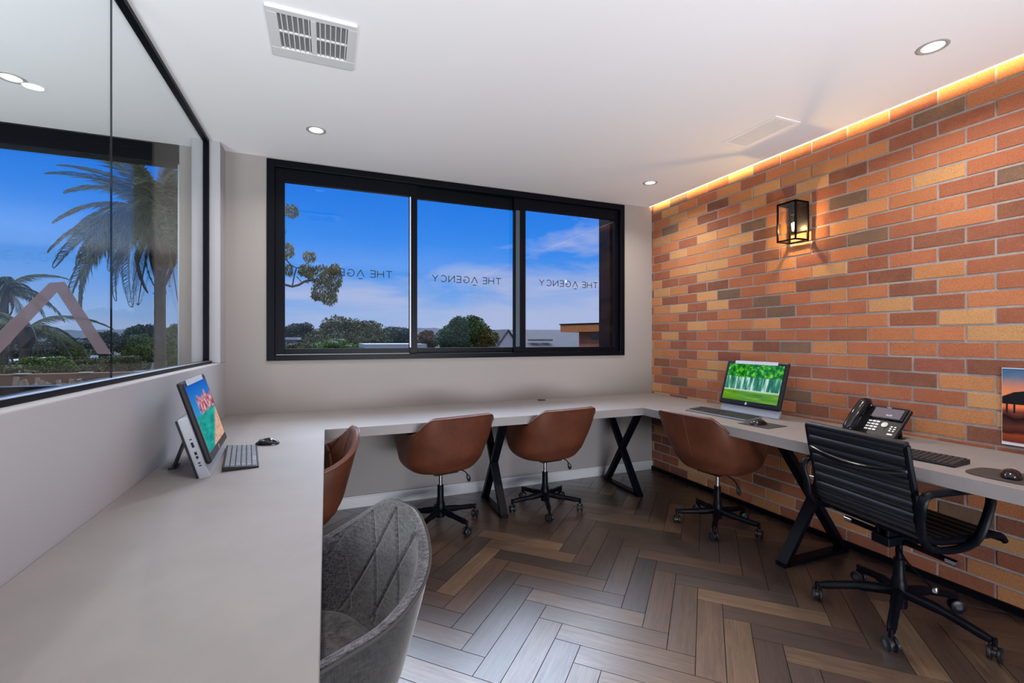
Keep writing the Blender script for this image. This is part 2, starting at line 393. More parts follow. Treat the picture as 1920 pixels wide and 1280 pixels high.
# window frames
def window1():
    fr = MB(); y0, y1 = YW - .012, YW + .11; b = .05
    fr.box((WX0, y0, WZ0), (WX0 + b, y1, WZ1)); fr.box((WX1 - b, y0, WZ0), (WX1, y1, WZ1))
    fr.box((WX0 + b, y0, WZ0), (WX1 - b, y1, WZ0 + .04)); fr.box((WX0 + b, y0, WZ1 - .05), (WX1 - b, y1, WZ1))
    o = struct('window_1', fr, M_black, bevel=.002)
    g = lambda x0, x1, ya, wl, wr, nm: None
    def sash(xa, xb, ya, wl, wr, zt=2.395, zb=1.195):
        s = MB(); yb = ya + .035
        s.box((xa, ya, WZ0 + .04), (xa + wl, yb, WZ1 - .05)); s.box((xb - wr, ya, WZ0 + .04), (xb, yb, WZ1 - .05))
        s.box((xa + wl, ya, WZ0 + .04), (xb - wr, yb, zb)); s.box((xa + wl, ya, zt), (xb - wr, yb, WZ1 - .05))
        so = s.build('sash', M_black, o, bevel=.0015)
        MB().box((xa + wl - .004, ya + .015, zb - .004), (xb - wr + .004, ya + .021, zt + .004)).build('window_pane', M_glass, so)
        return so
    s1 = sash(WX0 + .05, .668, YW + .022, .062, .06)
    s2 = sash(.612, 1.60, YW + .06, .055, .062)
    s3 = sash(1.50, WX1 - .05, YW + .022, .11, .04)
    MB().box((.609, YW + .019, 1.2), (.617, YW + .0215, 2.39)).build('lit_edge', pbr('lit_edge_white', (.75, .78, .85), .3), s1)  # white strip painting the lit aluminium edge of the mullion
    MB().box((1.515, YW + .018, 1.2), (1.552, YW + .0215, 2.38)).build('meeting_stile', pbr('teal_aluminium', lin(70, 84, 96), .35, .3), s3)
    MB().box((WX0 + .06, YW - .006, 1.152), (.6, YW + .021, 1.155)).build('sill_track', M_grey, o)
    # raised blade of the dark outer reveal on the right
    MB().box((WX1 - .085, YW + .112, 1.12), (WX1 + .05, YW + .30, 2.5)).build('outer_reveal', M_black, o)
    MB().box((WX0 - .05, YW + .112, 1.05), (WX1 + .05, YW + .24, 1.12)).build('outer_sill', M_black, o)
    return (s1, s2, s3)
SASH = window1()
def window2():
    x0, x1, z0, z1 = -5.0, -.906, .93, 2.548
    fr = MB(); fr.box((x0, YW - .005, z0), (x1, YW + .1, z0 + .05)); fr.box((x0, YW - .005, 2.42), (x1, YW + .1, z1)); fr.box((x0, YW, z0 + .05), (x0 + .05, YW + .1, 2.42))
    o = struct('window_2', fr, M_black, bevel=.002)
    MB().box((x1 - .008, YW + .0, z0 + .05), (x1, YW + .05, 2.42)).build('jamb', M_alu, o)
    MB().box((x0 + .05, YW + .05, z0 + .04), (x1 - .004, YW + .056, 2.43)).build('window_pane', M_glass, o)
window2()
# glass partition
def partition():
    o = MB().box((XG - .022, YB, 1.108), (XG + .031, 3.47, 1.125)).box((XG - .015, YB, 2.528), (XG + .018, 3.47, ZC)).box((XG - .015, 3.452, 1.125), (XG + .018, 3.47, 2.528))
    o = struct('window_3', o, M_black, bevel=.001)
    MB().box((XG - .003, 2.0712, 1.12), (XG + .003, 3.455, 2.532)).build('glass_panel', M_part, o)
    p = MB().box((XG - .003, YB, 1.12), (XG + .003, 2.0688, 2.532)).build('glass_panel', M_part, o)
    MB().box((XG - .0028, 2.0689, 1.125), (XG + .0028, 2.0711, 2.528)).build('joint_seal', M_black, o)
    MB().box((XG + .006, YB, 1.1252), (XG + .0315, 3.47, 1.1262)).build('channel_edge', M_alu, o)
    # frosted logo decal on the glass: a crossbar-less A
    m, t, oo = newmat('frosted_film'); d = N(t, 'ShaderNodeBsdfDiffuse'); d.inputs[0].default_value = (*lin(126, 116, 124), 1)
    tr = N(t, 'ShaderNodeBsdfTransparent'); mx = N(t, 'ShaderNodeMixShader'); mx.inputs[0].default_value = .72
    link(t, tr.outputs[0], mx.inputs[1]); link(t, d.outputs[0], mx.inputs[2]); link(t, mx.outputs[0], oo.inputs[0])
    x = XG + .0035
    pts = [(1.665, 1.422), (1.745, 1.434), (2.062, 1.212), (1.955, 1.215), (1.704, 1.400), (1.405, 1.196), (1.315, 1.190)]
    v = [(x, y, zz) for y, zz in pts] + [(x + .0006, y, zz) for y, zz in pts]; n = len(pts)
    mb = MB(); mb.add(v, [(0, 1, 4), (1, 2, 3, 4), (0, 4, 5, 6)] + [(n, n + 4, n + 1), (n + 1, n + 4, n + 3, n + 2), (n, n + 6, n + 5, n + 4)] + [(i, (i + 1) % n, n + (i + 1) % n, n + i) for i in range(n)])
    tag(mb.build('logo_decal', m, p), 'large frosted logo shaped like an A without its crossbar')
partition()

# lettering on the window panes, readable from outside (mirrored here)
def stroke_text(txt, h, th):
    w = {'T': .8, 'H': .78, 'E': .62, 'A': .9, 'G': .95, 'N': .8, 'C': .9, 'Y': .8, ' ': .45}; x = 0; segs = []
    def arc(a0, a1, cx): return [(cx + .42 * math.cos(R(a)), .5 + .5 * math.sin(R(a))) for a in np.linspace(a0, a1, 14)]
    for ch in txt:
        W_ = w[ch]; S_ = []
        if ch == 'T': S_ = [[(0, 1), (W_, 1)], [(W_ / 2, 1), (W_ / 2, 0)]]
        if ch == 'H': S_ = [[(0, 0), (0, 1)], [(W_, 0), (W_, 1)], [(0, .5), (W_, .5)]]
        if ch == 'E': S_ = [[(W_, 1), (0, 1), (0, 0), (W_, 0)], [(0, .5), (W_ * .9, .5)]]
        if ch == 'A': S_ = [[(0, 0), (W_ / 2, 1), (W_, 0)], [(W_ * .22, -.3), (W_ * .78, -.3)]]
        if ch == 'N': S_ = [[(0, 0), (0, 1), (W_, 0), (W_, 1)]]
        if ch == 'Y': S_ = [[(0, 1), (W_ / 2, .48), (W_, 1)], [(W_ / 2, .48), (W_ / 2, 0)]]
        if ch == 'C': S_ = [arc(42, 318, .46)]
        if ch == 'G': S_ = [arc(42, 318, .46) + [(.86, .45), (.52, .45)]]
        for s in S_: segs.append([((x + a) * h, b * h) for a, b in s])
        x += W_ + (.30 if ch != ' ' else 0)
    return segs, (x - .3) * h
def lettering(xl, xr, zc, y, sash):
    segs, w = stroke_text('THE AGENCY', .052, .005); k = (xr - xl) / w; mb = MB()
    for s in segs:
        for (a, b), (c, d) in zip(s[:-1], s[1:]):
            p, q = (xr - a * k, y, zc + b), (xr - c * k, y, zc + d)
            mb.bar(p, q, .0012, .0062, up=(-(q[2] - p[2]), 0, q[0] - p[0]))
    tag(mb.build('lettering', M_blackp, sash), 'small black lettering seen from behind')
YG = YW + .04
lettering(-.115, .475, 1.742, YG, SASH[0]); lettering(.80, 1.40, 1.738, YG + .037, SASH[1]); lettering(1.75, 2.355, 1.742, YG, SASH[2])

# ------------------------------------------------------------------ desk
desk = thing('corner_desk', 'U-shaped pale concrete-look worktop desk running round three walls on black crossed legs', 'desk')
SH = DT - .058
poly = [(XL + .002, -1.6), (-.011, -1.6), (-.011, 2.872), (2.25, 2.872), (2.25, -1.6), (XR - .008, -1.6), (XR - .008, YW - .002), (XL + .002, YW - .002)]
n = len(poly); v = [(x, y, SH) for x, y in poly] + [(x, y, DT) for x, y in poly]
tp = MB(); q = [(0, 1, 2, 7), (2, 3, 6, 7), (3, 4, 5, 6)]
tp.add(v, [f[::-1] for f in q] + [tuple(i + n for i in f) for f in q] + [(i, (i + 1) % n, n + (i + 1) % n, n + i) for i in range(n)])
tp.build('worktop', M_stone, desk, bevel=.002)
tag(MB().lathe([(0.001, DT), (.036, DT), (.036, DT + .003), (.03, DT + .0045), (.0, DT + .0045)], 24, cx=1.711, cy=3.553).build('cable_grommet', M_blackp, desk), 'black plastic cable grommet')
def xleg(p0, d, span, w=.055):
    """crossed leg frame: starts at p0, runs span metres along d"""
    p0 = Vector(p0); d = Vector(d); z0 = Vector((0, 0, .012)); z1 = Vector((0, 0, SH - .01)); nrm = Vector((d.y, -d.x, 0)); e = p0 + d * span
    mb = MB(); a = .02; up = d
    mb.bar(p0 + z0, e + z1, w, .032, up=(0, 0, 1)); mb.bar(p0 + z1, e + z0, w, .032, up=(0, 0, 1))
    mb.bar(p0 + z0 - d * .02, e + z0 + d * .02, w, .022); mb.bar(p0 + z1 - d * .02, e + z1 + d * .02, w, .018)
    f = mb.build('leg', M_black, desk, bevel=.0015)
    f2 = MB().box((-.045, -.03, 0), (.045, .03, .004)); 
    return f
xleg((1.165, 3.03, 0), (0, 1, 0), .42); xleg((2.33, 3.03, 0), (0, 1, 0), .45); xleg((2.36, 1.80, 0), (1, 0, 0), .50, w=.06)

# ------------------------------------------------------------------ small fixtures
def downlight(x, y, label, on=True):
    o = thing('downlight', label, 'ceiling light', (x, y, ZC), group='recessed downlights in the ceiling')
    rg = MB(); pr = [(.042, 0), (.057, 0), (.057, -.003), (.050, -.005), (.040, -.001)]
    nn = 32; vs = [(r * math.cos(2 * PI * k / nn), r * math.sin(2 * PI * k / nn), zz) for r, zz in pr for k in range(nn)]
    rg.add(vs, [(i * nn + k, i * nn + (k + 1) % nn, ((i + 1) % 5) * nn + (k + 1) % nn, ((i + 1) % 5) * nn + k) for i in range(5) for k in range(nn)])
    rg.build('trim_ring', M_grey, o, smooth=True)
    MB().lathe([(.0, -.0015), (.041, -.0015), (.041, -.0005), (.0, -.0005)], 28).build('lens', M_lens, o)
    l = light('downlight_lamp', 'AREA', (0, 0, -.008), (0, 0, 0), 9 , (1, .93, .84), shape='DISK', size=.07, spread=R(140)); l.parent = o
downlight(-.06, 3.06, 'small round recessed downlight nearest the left end of the triple window')
downlight(2.465, 3.06, 'small round recessed downlight by the far corner of the brick wall')
downlight(2.47, 1.17, 'round recessed downlight above the black chair, near the lit brick edge')
downlight(-1.44, 3.01, 'round recessed downlight in the next room, seen through the glass')
for x, y in ((-.06, 1.1), (2.47, -.6), (1.2, -.6)):
    l = light('added_lamp_rear', 'AREA', (x, y, ZC - .01), (0, 0, 0), 9, (1, .93, .84), shape='DISK', size=.08, spread=R(140))  # added lamps without fittings, out of view, to brighten the room

def supply_vent():
    x0, x1, y0, y1 = -.222, .117, 1.972, 2.300
    o = thing('ceiling_vent', 'square white supply air grille with two banks of blades', 'air vent', (x0, y0, ZC))
    w, h = x1 - x0, y1 - y0; a, b, c, d = .040, w - .036, .028, .262
    fr = MB(); fr.box((0, 0, -.012), (w, c, 0)); fr.box((0, d, -.012), (w, h, 0)); fr.box((0, c, -.012), (a, d, 0)); fr.box((b, c, -.012), (w, d, 0)); fr.box(((a + b) / 2 - .011, c, -.012), ((a + b) / 2 + .011, d, 0))
    fr.build('frame', M_white, o, bevel=.002)
    MB().box((a, c, -.0025), (b, d, -.0005)).build('backing', pbr('vent_shadow_grey', lin(128, 128, 128), .7), o)
    mb_ = (c + d) / 2; MB().box((a, mb_ - .004, -.011), (b, mb_ + .004, -.004)).build('cross_bar', M_white, o)
    for (u0, u1) in ((a, (a + b) / 2 - .011), ((a + b) / 2 + .011, b)):
        for k in range(1, 7):
            u = u0 + (u1 - u0) * (k - .3) / 6
            MB().box((u - .0022, c, -.0105), (u + .0022, d, -.003)).build('blade', M_white, o)
supply_vent()
def linear_vent():
    x0, x1, y0, y1 = 2.395, 2.60, 1.87, 2.262
    o = thing('ceiling_vent', 'flush white slotted return air grille beside the brick wall', 'air vent', (x0, y0, ZC))
    w, h = x1 - x0, y1 - y0; fr = MB(); e = .022
    fr.box((0, 0, -.004), (w, e, 0)); fr.box((0, h - e, -.004), (w, h, 0)); fr.box((0, e, -.004), (e, h - e, 0)); fr.box((w - e, e, -.004), (w, h - e, 0)); fr.build('frame', M_ceil, o, bevel=.001)
    MB().box((e, e, -.0012), (w - e, h - e, -.0004)).build('backing', pbr('slot_grey', lin(84, 84, 84), .8), o)
    for k in range(12):
        u = e + (w - 2 * e) * (k + .5) / 12
        MB().box((u - .0045, e, -.0035), (u + .0045, h - e, -.001)).build('slat', M_ceil, o)
linear_vent()

# LED strip in the ceiling slot
led = thing('led_strip', 'glowing warm LED strip light along the ceiling edge above the brick', 'strip light', (GX, 0, ZC))
MB().box((-.007, YB + .05, -.0015), (.0, YW - .01, .004)).build('diffuser', M_led, led)
for yy in (-1.0, 2.1):
    l = light('led_lamp', 'AREA', (GX - .03, yy, 2.628), (0, R(-24), 0), 17, (1, .72, .30), shape='RECTANGLE', size=.02, size_y=3.0)

def sconce():
    o = thing('wall_lantern', 'black metal box lantern with clear glass on the brick wall', 'wall light', (XR - .004, 2.118, 1.911))
    y0, y1, xf, H = -.068, .068, -.137, .255; b = .010
    MB().box((-.014, -.058, .07), (.004, .058, .25)).build('backplate', M_black, o, bevel=.001)
    fr = MB(); X0 = -.012
    for yy in (y0, y1 - b):
        for xx in (xf, X0 - b): fr.box((xx, yy, 0), (xx + b, yy + b, H))
        for zz in (0, H - b): fr.box((xf, yy, zz), (X0, yy + b, zz + b))
    for zz in (0, H - b): fr.box((xf, y0, zz), (xf + b, y1, zz + b)); fr.box((X0 - b, y0, zz), (X0, y1, zz + b))
    fr.box((xf, y0, H - .004), (X0, y1, H + .003)); fr.build('frame', M_black, o, bevel=.0006)
    gl = glassmat('lantern_glass', (.98, .97, .95), 1.0)
    MB().box((xf + .003, y0 + b, b), (xf + .005, y1 - b, H - b)).build('glass_pane', gl, o)
    for yy in (y0 + .004, y1 - .006): MB().box((xf + b, yy, b), (X0 - b, yy + .002, H - b)).build('glass_pane', gl, o)
    MB().lathe([(0, 0), (.017, 0), (.017, .05), (.012, .06), (0, .06)], 16, Matrix.Translation((-.07, 0, H - .075))).build('lamp_holder', M_blackp, o, smooth=True)
    bulb = MB().lathe([(0.001, .055), (.012, .06), (.023, .075), (.028, .095), (.024, .12), (.014, .15), (.013, .18), (0, .18)], 20, Matrix.Translation((-.07, 0, 0)))
    bo = bulb.build('bulb', glassmat('bulb_glass', (1, .93, .8), .8), o, smooth=True)
    MB().tube([(-.07, -.008, .125), (-.078, -.004, .085), (-.066, 0, .13), (-.074, .004, .085), (-.07, .008, .125)], .0016, 6).build('filament', emis('filament', (1, .72, .36), 160), bo)
    l = light('lantern_lamp', 'POINT', (-.07, 0, .10), (0, 0, 0), 9, (1, .68, .28), shadow_soft_size=.008); l.parent = o
sconce()

out = thing('power_outlet', 'black wall power outlet beneath the back worktop', 'power outlet', (2.10, YW, .305))
MB().box((-.06, -.007, 0), (.055, 0, .072)).build('faceplate', M_blackp, out, bevel=.001)
for dx in (-.033, .03): MB().box((dx - .012, -.009, .02), (dx + .012, -.0072, .05)).build('switch', M_keys, out)

def poster():
    o = thing('poster', 'sunset photograph print in white border fixed to the brick at the far right', 'poster', (XR - .004, .85, .775))
    MB().box((-.006, -.28, 0), (0, .278, .356)).build('sheet', pbr('poster_white', (.72, .74, .8), .4), o)
    m, t, oo = newmat('sunset_print'); p = t.nodes.new('ShaderNodeBsdfPrincipled'); link(t, p.outputs[0], oo.inputs[0]); p.inputs['Roughness'].default_value = .25
    tc = N(t, 'ShaderNodeTexCoord'); s = N(t, 'ShaderNodeSeparateXYZ'); link(t, tc.outputs['Object'], s.inputs[0])
    nz = N(t, 'ShaderNodeTexNoise', Scale=14.0, Detail=5.0); link(t, tc.outputs['Object'], nz.inputs['Vector'])
    zz = math_(t, 'MULTIPLY_ADD', nz.outputs[0], .05, math_(t, 'SUBTRACT', s.outputs[2], .025))
    zf = math_(t, 'MULTIPLY', zz, 1 / .356)
    c = ramp(t, zf, [(0, lin(70, 22, 14)), (.12, lin(150, 66, 38)), (.16, lin(60, 26, 20)), (.26, lin(96, 50, 38)), (.36, lin(26, 16, 18)), (.44, lin(120, 60, 44)), (.5, lin(232, 120, 70)), (.66, lin(224, 130, 84)), (.78, lin(180, 122, 104)), (.88, lin(88, 108, 132)), (1, lin(40, 86, 122))])
    link(t, c, p.inputs['Base Color'])
    pr = MB().box((-.0075, -.27, .014), (-.0061, .276, .353)).build('print', m, o)
    hut = MB(); hut.prism([(.276, .19), (.276, .222), (.235, .246), (.16, .262), (.08, .258), (-.02, .22), (-.02, .19)], .0006, Matrix(((0, 0, 1, -.0084), (1, 0, 0, 0), (0, 1, 0, 0), (0, 0, 0, 1))))
    for yy in (.26, .235, .18, .1): hut.box((-.0084, yy - .003, .15), (-.0077, yy + .003, .19))
    hut.build('hut_silhouette', M_blackp, pr)
poster()

# ------------------------------------------------------------------ computers
def screen_mat(kind):
    m, t, oo = newmat('screen_' + kind)
    uv = N(t, 'ShaderNodeUVMap', uv_map='UVMap'); s = N(t, 'ShaderNodeSeparateXYZ'); link(t, uv.outputs[0], s.inputs[0]); U, V = s.outputs[0], s.outputs[1]
    def noise(sc, stretch=(1, 1, 1), det=5.0):
        mp = N(t, 'ShaderNodeMapping'); mp.inputs['Scale'].default_value = stretch; link(t, uv.outputs[0], mp.inputs[0])
        n_ = N(t, 'ShaderNodeTexNoise', Scale=sc, Detail=det, Roughness=.6); link(t, mp.outputs[0], n_.inputs['Vector']); return n_.outputs[0]
    step = lambda x, e, w=.02: math_(t, 'MULTIPLY_ADD', x, 1 / w, -e / w, clamp=True)
    if kind == 'waterfall':
        fol = ramp(t, noise(9, (1.6, 1, 1)), [(.3, lin(4, 60, 20)), (.48, lin(20, 120, 20)), (.6, lin(90, 205, 30)), (.75, lin(190, 235, 60))])
        falls = ramp(t, noise(16, (1, .07, 1), 3.0), [(.35, lin(10, 80, 50)), (.5, lin(70, 150, 120)), (.6, lin(200, 236, 226)), (.75, lin(245, 252, 248))])
        pool = ramp(t, noise(3, (.6, 3, 1)), [(.3, lin(40, 120, 20)), (.55, lin(110, 165, 30)), (.75, lin(160, 190, 60))])
        edge = math_(t, 'ADD', V, math_(t, 'MULTIPLY', noise(5, (1, .1, 1)), .12))
        c = mixc(t, step(V, .27), pool, falls); c = mixc(t, step(edge, .69), c, fol)
        fo = math_(t, 'MULTIPLY', step(V, .25), math_(t, 'SUBTRACT', 1.0, step(V, .29))); c = mixc(t, math_(t, 'MULTIPLY', fo, .7), c, lin(210, 240, 220))
    else:
        sky = ramp(t, V, [(.55, lin(40, 150, 215)), (1, lin(10, 95, 200))])
        rocks = ramp(t, noise(11, (1.4, 1, 1)), [(.35, lin(60, 30, 70)), (.5, lin(200, 120, 140)), (.65, lin(240, 205, 200))])
        water = ramp(t, noise(4, (1, 2.5, 1)), [(.3, lin(10, 120, 130)), (.6, lin(30, 175, 160)), (.8, lin(90, 215, 190))])
        sand = ramp(t, noise(14), [(.3, lin(205, 150, 130)), (.7, lin(235, 195, 170))])
        hill = math_(t, 'ADD', V, math_(t, 'MULTIPLY_ADD', noise(5, (1, .1, 1), 6.0), -.75, .2))
        r_ = math_(t, 'MULTIPLY', math_(t, 'SUBTRACT', 1.0, step(hill, .60)), math_(t, 'MULTIPLY', step(U, .18, .1), 1))
        c = mixc(t, r_, sky, rocks); c = mixc(t, math_(t, 'SUBTRACT', 1.0, step(V, .52)), c, water)
        d = math_(t, 'SUBTRACT', math_(t, 'MULTIPLY', U, 1.1), math_(t, 'MULTIPLY_ADD', V, 1.5, math_(t, 'MULTIPLY', noise(6), .12)))
        c = mixc(t, math_(t, 'MULTIPLY', step(d, .22, .12), math_(t, 'SUBTRACT', 1.0, step(V, .5))), c, sand)
    e = N(t, 'ShaderNodeEmission', Strength=.9); link(t, c, e.inputs[0])
    gl = N(t, 'ShaderNodeBsdfGlossy'); gl.inputs['Roughness'].default_value = .1
    mx = N(t, 'ShaderNodeMixShader'); mx.inputs[0].default_value = .05; link(t, e.outputs[0], mx.inputs[1]); link(t, gl.outputs[0], mx.inputs[2]); link(t, mx.outputs[0], oo.inputs[0])
    return m
def text_mesh(body, size, mat, parent, M, name='lettering'):
    cu = bpy.data.curves.new('txt', 'FONT'); cu.body = body; cu.size = size; cu.align_x = 'CENTER'; cu.align_y = 'CENTER'; cu.extrude = .0002
    to = bpy.data.objects.new('txt', cu); C.objects.link(to); dg = bpy.context.evaluated_depsgraph_get(); me = bpy.data.meshes.new_from_object(to.evaluated_get(dg))
    bpy.data.objects.remove(to); me.materials.clear(); me.materials.append(mat); me.transform(M)
    o = bpy.data.objects.new(name, me); C.objects.link(o); o.parent = parent; return o
M_txt = pbr('pale_print', (.75, .76, .78), .4)
def computer(loc, rz, label, kind, bw=.235):
    """faces local -y; origin on the desk at the middle of the base's front edge"""
    o = thing('desktop_computer', label, 'computer', loc, rz, group='all-in-one computers on the worktop')
    T_ = Matrix.Rotation(R(-17), 4, 'X')
    w = bw
    b = MB(); b.box((-w, 0, .0), (w, .038, .245), T_)
    if bw < .23: b.box((-.235, -.004, 0), (.235, .02, .06), T_)
    ob = b.build('body', pbr('silver_body', lin(158, 160, 168), .4, .1), o, bevel=.005)
    MB().box((-w - .001, .0385, .012), (w + .001, .044, .243), T_).build('back_cover', M_blackp, ob, bevel=.001)
    pt = MB()
    for zz, hh in ((.13, .02), (.10, .012), (.085, .010), (.065, .005), (.055, .004), (.16, .004)): pt.box((-w - .0012, .014, zz), (-w + .001, .022, zz + hh), T_)
    pt.build('ports', M_blackp, ob)
    D = T_ @ Matrix.Translation((0, -.021, .052))
    ww, hh = .248, .325
    d = MB().box((-ww, 0, 0), (ww, .0205, hh), D).build('display', M_blackp, o, bevel=.009)
    bar = MB().box((-.175, -.0012, hh - .022), (.17, 0, hh + .0005), D).build('top_trim', M_silver, d)
    sx0, sx1, sz0, sz1 = -.222, .222, .036, .302
    vs = [D @ Vector(p) for p in ((sx0, -.001, sz0), (sx1, -.001, sz0), (sx1, -.001, sz1), (sx0, -.001, sz1), (sx0, .001, sz0), (sx1, .001, sz0), (sx1, .001, sz1), (sx0, .001, sz1))]
    so = raw('screen', [tuple(p) for p in vs], [(0, 1, 2, 3), (4, 7, 6, 5), (0, 4, 5, 1), (1, 5, 6, 2), (2, 6, 7, 3), (3, 7, 4, 0)], screen_mat(kind), d)
    u = so.data.uv_layers.new(name='UVMap'); q = {0: (0, 0), 1: (1, 0), 2: (1, 1), 3: (0, 1)}
    for l in so.data.loops: u.data[l.index].uv = q[l.vertex_index % 4]
    LM = D @ Matrix.Translation((-.012, -.0006, .018)) @ Matrix.Rotation(R(90), 4, 'X')
    lg = MB().lathe([(0, 0), (.0085, 0), (.0085, .0008), (0, .0008)], 24, LM).build('logo', M_txt, d)
    text_mesh('hp', .012, M_blackp, lg, D @ Matrix.Translation((-.012, -.0018, .0178)) @ Matrix.Rotation(R(90), 4, 'X') )
    st = MB(); st.bar((0, .10, .17), (0, .155, .006), .07, .008, up=(0, 1, 0)); st.box((-.045, .145, 0), (.045, .17, .007)); st.bar((0, .08, .175), (0, .10, .165), .07, .012, up=(0, 0, 1))
    st.build('easel_stand', M_blackp, o, bevel=.001)
    return o
computer((2.722, 2.346, DT), R(-90), 'computer with silver base showing a green waterfall, against the brick wall', 'waterfall', .19)
computer((-.424, 2.275, DT), R(94), 'computer with easel stand showing a beach, on the left worktop', 'beach')

def keyboard(loc, rz, label, w, d, mat, wrist=.0, keymat=None):
    o = thing('keyboard', label, 'keyboard', loc, rz)
    b = MB(); t = .012
    b.add([(-w / 2, -d / 2 - wrist, 0), (w / 2, -d / 2 - wrist, 0), (w / 2, d / 2, 0), (-w / 2, d / 2, 0), (-w / 2, -d / 2 - wrist, .008), (w / 2, -d / 2 - wrist, .008), (w / 2, d / 2, .02), (-w / 2, d / 2, .02)],
          [(0, 3, 2, 1), (4, 5, 6, 7), (0, 1, 5, 4), (1, 2, 6, 5), (2, 3, 7, 6), (3, 0, 4, 7)])
    bo = b.build('case', mat, o, bevel=.003)
    slope = math.atan(.012 / (d + wrist)); zt = lambda y: .008 + (y + d / 2 + wrist) * math.tan(slope)
    rows = 6; nc = int(round(w / .0208)); kh = (d - .012) / rows; kw = (w - .014) / nc
    base = None; km = keymat or M_keys
    for r in range(rows):
        y = -d / 2 + .006 + kh * (r + .5); c = 0
        while c < nc:
            span = 1
            if r == 0 and c == 4: span = 5
            elif r in (1, 2, 3) and c in (0, 13 - r): span = 2
            span = min(span, nc - c); x = -w / 2 + .007 + kw * (c + span / 2)
            key = (span,)
            if not hasattr(keyboard, 'cache'): keyboard.cache = {}
            ck = (round(kw, 5), round(kh, 5), span, km.name)
            if ck not in keyboard.cache:
                hx, hy = kw * span / 2 - .0011, kh / 2 - .0012
                m_ = MB().add([(-hx, -hy, 0), (hx, -hy, 0), (hx, hy, 0), (-hx, hy, 0), (-hx + .0016, -hy + .0014, .0045), (hx - .0016, -hy + .0014, .0045), (hx - .0016, hy - .001, .0045), (-hx + .0016, hy - .001, .0045)],
                              [(0, 3, 2, 1), (4, 5, 6, 7), (0, 1, 5, 4), (1, 2, 6, 5), (2, 3, 7, 6), (3, 0, 4, 7)])
                ko = m_.build('key', km, o); keyboard.cache[ck] = ko.data
            else: ko = bpy.data.objects.new('key', keyboard.cache[ck]); C.objects.link(ko); ko.parent = o
            ko.location = (x, y, zt(y) - .0004); ko.rotation_euler = (slope, 0, 0); c += span
    return o
M_kgrey = pbr('grey_key', lin(112, 117, 126), .4)
keyboard((2.545, 2.395, DT), R(-88), 'keyboard with silver palm edge in front of the waterfall computer', .50, .14, M_blackp if False else pbr('slate_plastic', lin(98, 104, 112), .4), .02, M_keys)
keyboard((-.350, 2.325, DT), R(98), 'keyboard in front of the beach computer on the left worktop', .43, .128, M_blackp, .0, M_kgrey)
keyboard((2.425, 1.28, DT), R(-86), 'black keyboard partly hidden behind the ribbed black chair', .45, .14, M_blackp, .0, M_keys)

def mouse(loc, rz, label, L=.108, Wd=.060):
    o = thing('computer_mouse', label, 'mouse', loc, rz)
    P = []
    for i in range(25):
        u = i / 24; a = []
        hz = .036 * (math.sin(PI * min(1, u * .92 + .04)) ** .6) * (1.0 - .25 * u); wd = Wd / 2 * (math.sin(PI * (u * .94 + .03)) ** .38)
        for k in range(17):
            th = PI * k / 16; a.append((wd * math.cos(th), (u - .5) * L, .001 + hz * math.sin(th) ** .8))
        P.append(a)
    mb = MB(); mb.grid(P); nv = 17
    mb.add(P[0], [tuple(range(nv))]); mb.add(P[-1], [tuple(range(nv))[::-1]])
    mb.build('shell', M_blackg, o, smooth=True)
    Mw = Matrix.Translation((0, .030, .0175)) @ Matrix.Rotation(R(90), 4, 'Y')
    MB().lathe([(0, -.004), (.009, -.004), (.009, .004), (0, .004)], 16, Mw).build('scroll_wheel', M_keys, o, smooth=True)
    return o
def pad(loc, rz, label, w, d, r=0):
    o = tag(MB().prism([(-w / 2, -d / 2), (w / 2, -d / 2), (w / 2, d / 2), (-w / 2, d / 2)] if not r else [(w / 2 * math.copysign(abs(math.cos(a)) ** .6, math.cos(a)), d / 2 * math.copysign(abs(math.sin(a)) ** .6, math.sin(a))) for a in np.linspace(0, 2 * PI, 40, endpoint=False)], .003).build('mouse_pad', pbr('pad_rubber', (.03, .026, .026), .6), None), label, 'mouse pad')
    o.location = loc; o.rotation_euler = (0, 0, rz)
pad((2.468, 2.02, DT), R(4), 'black rectangular mouse pad in front of the waterfall computer', .18, .20)
mouse((2.452, 2.03, DT + .003), R(-95), 'black mouse on the rectangular pad by the waterfall computer')
pad((2.41, .90, DT), R(0), 'dark rounded mouse pad on the desk at the right edge', .20, .23, 1)
mouse((2.40, .895, DT + .003), R(-70), 'black mouse on the rounded pad at the right edge')
mouse((-.275, 2.575, DT), R(75), 'black mouse beyond the keyboard on the left worktop')

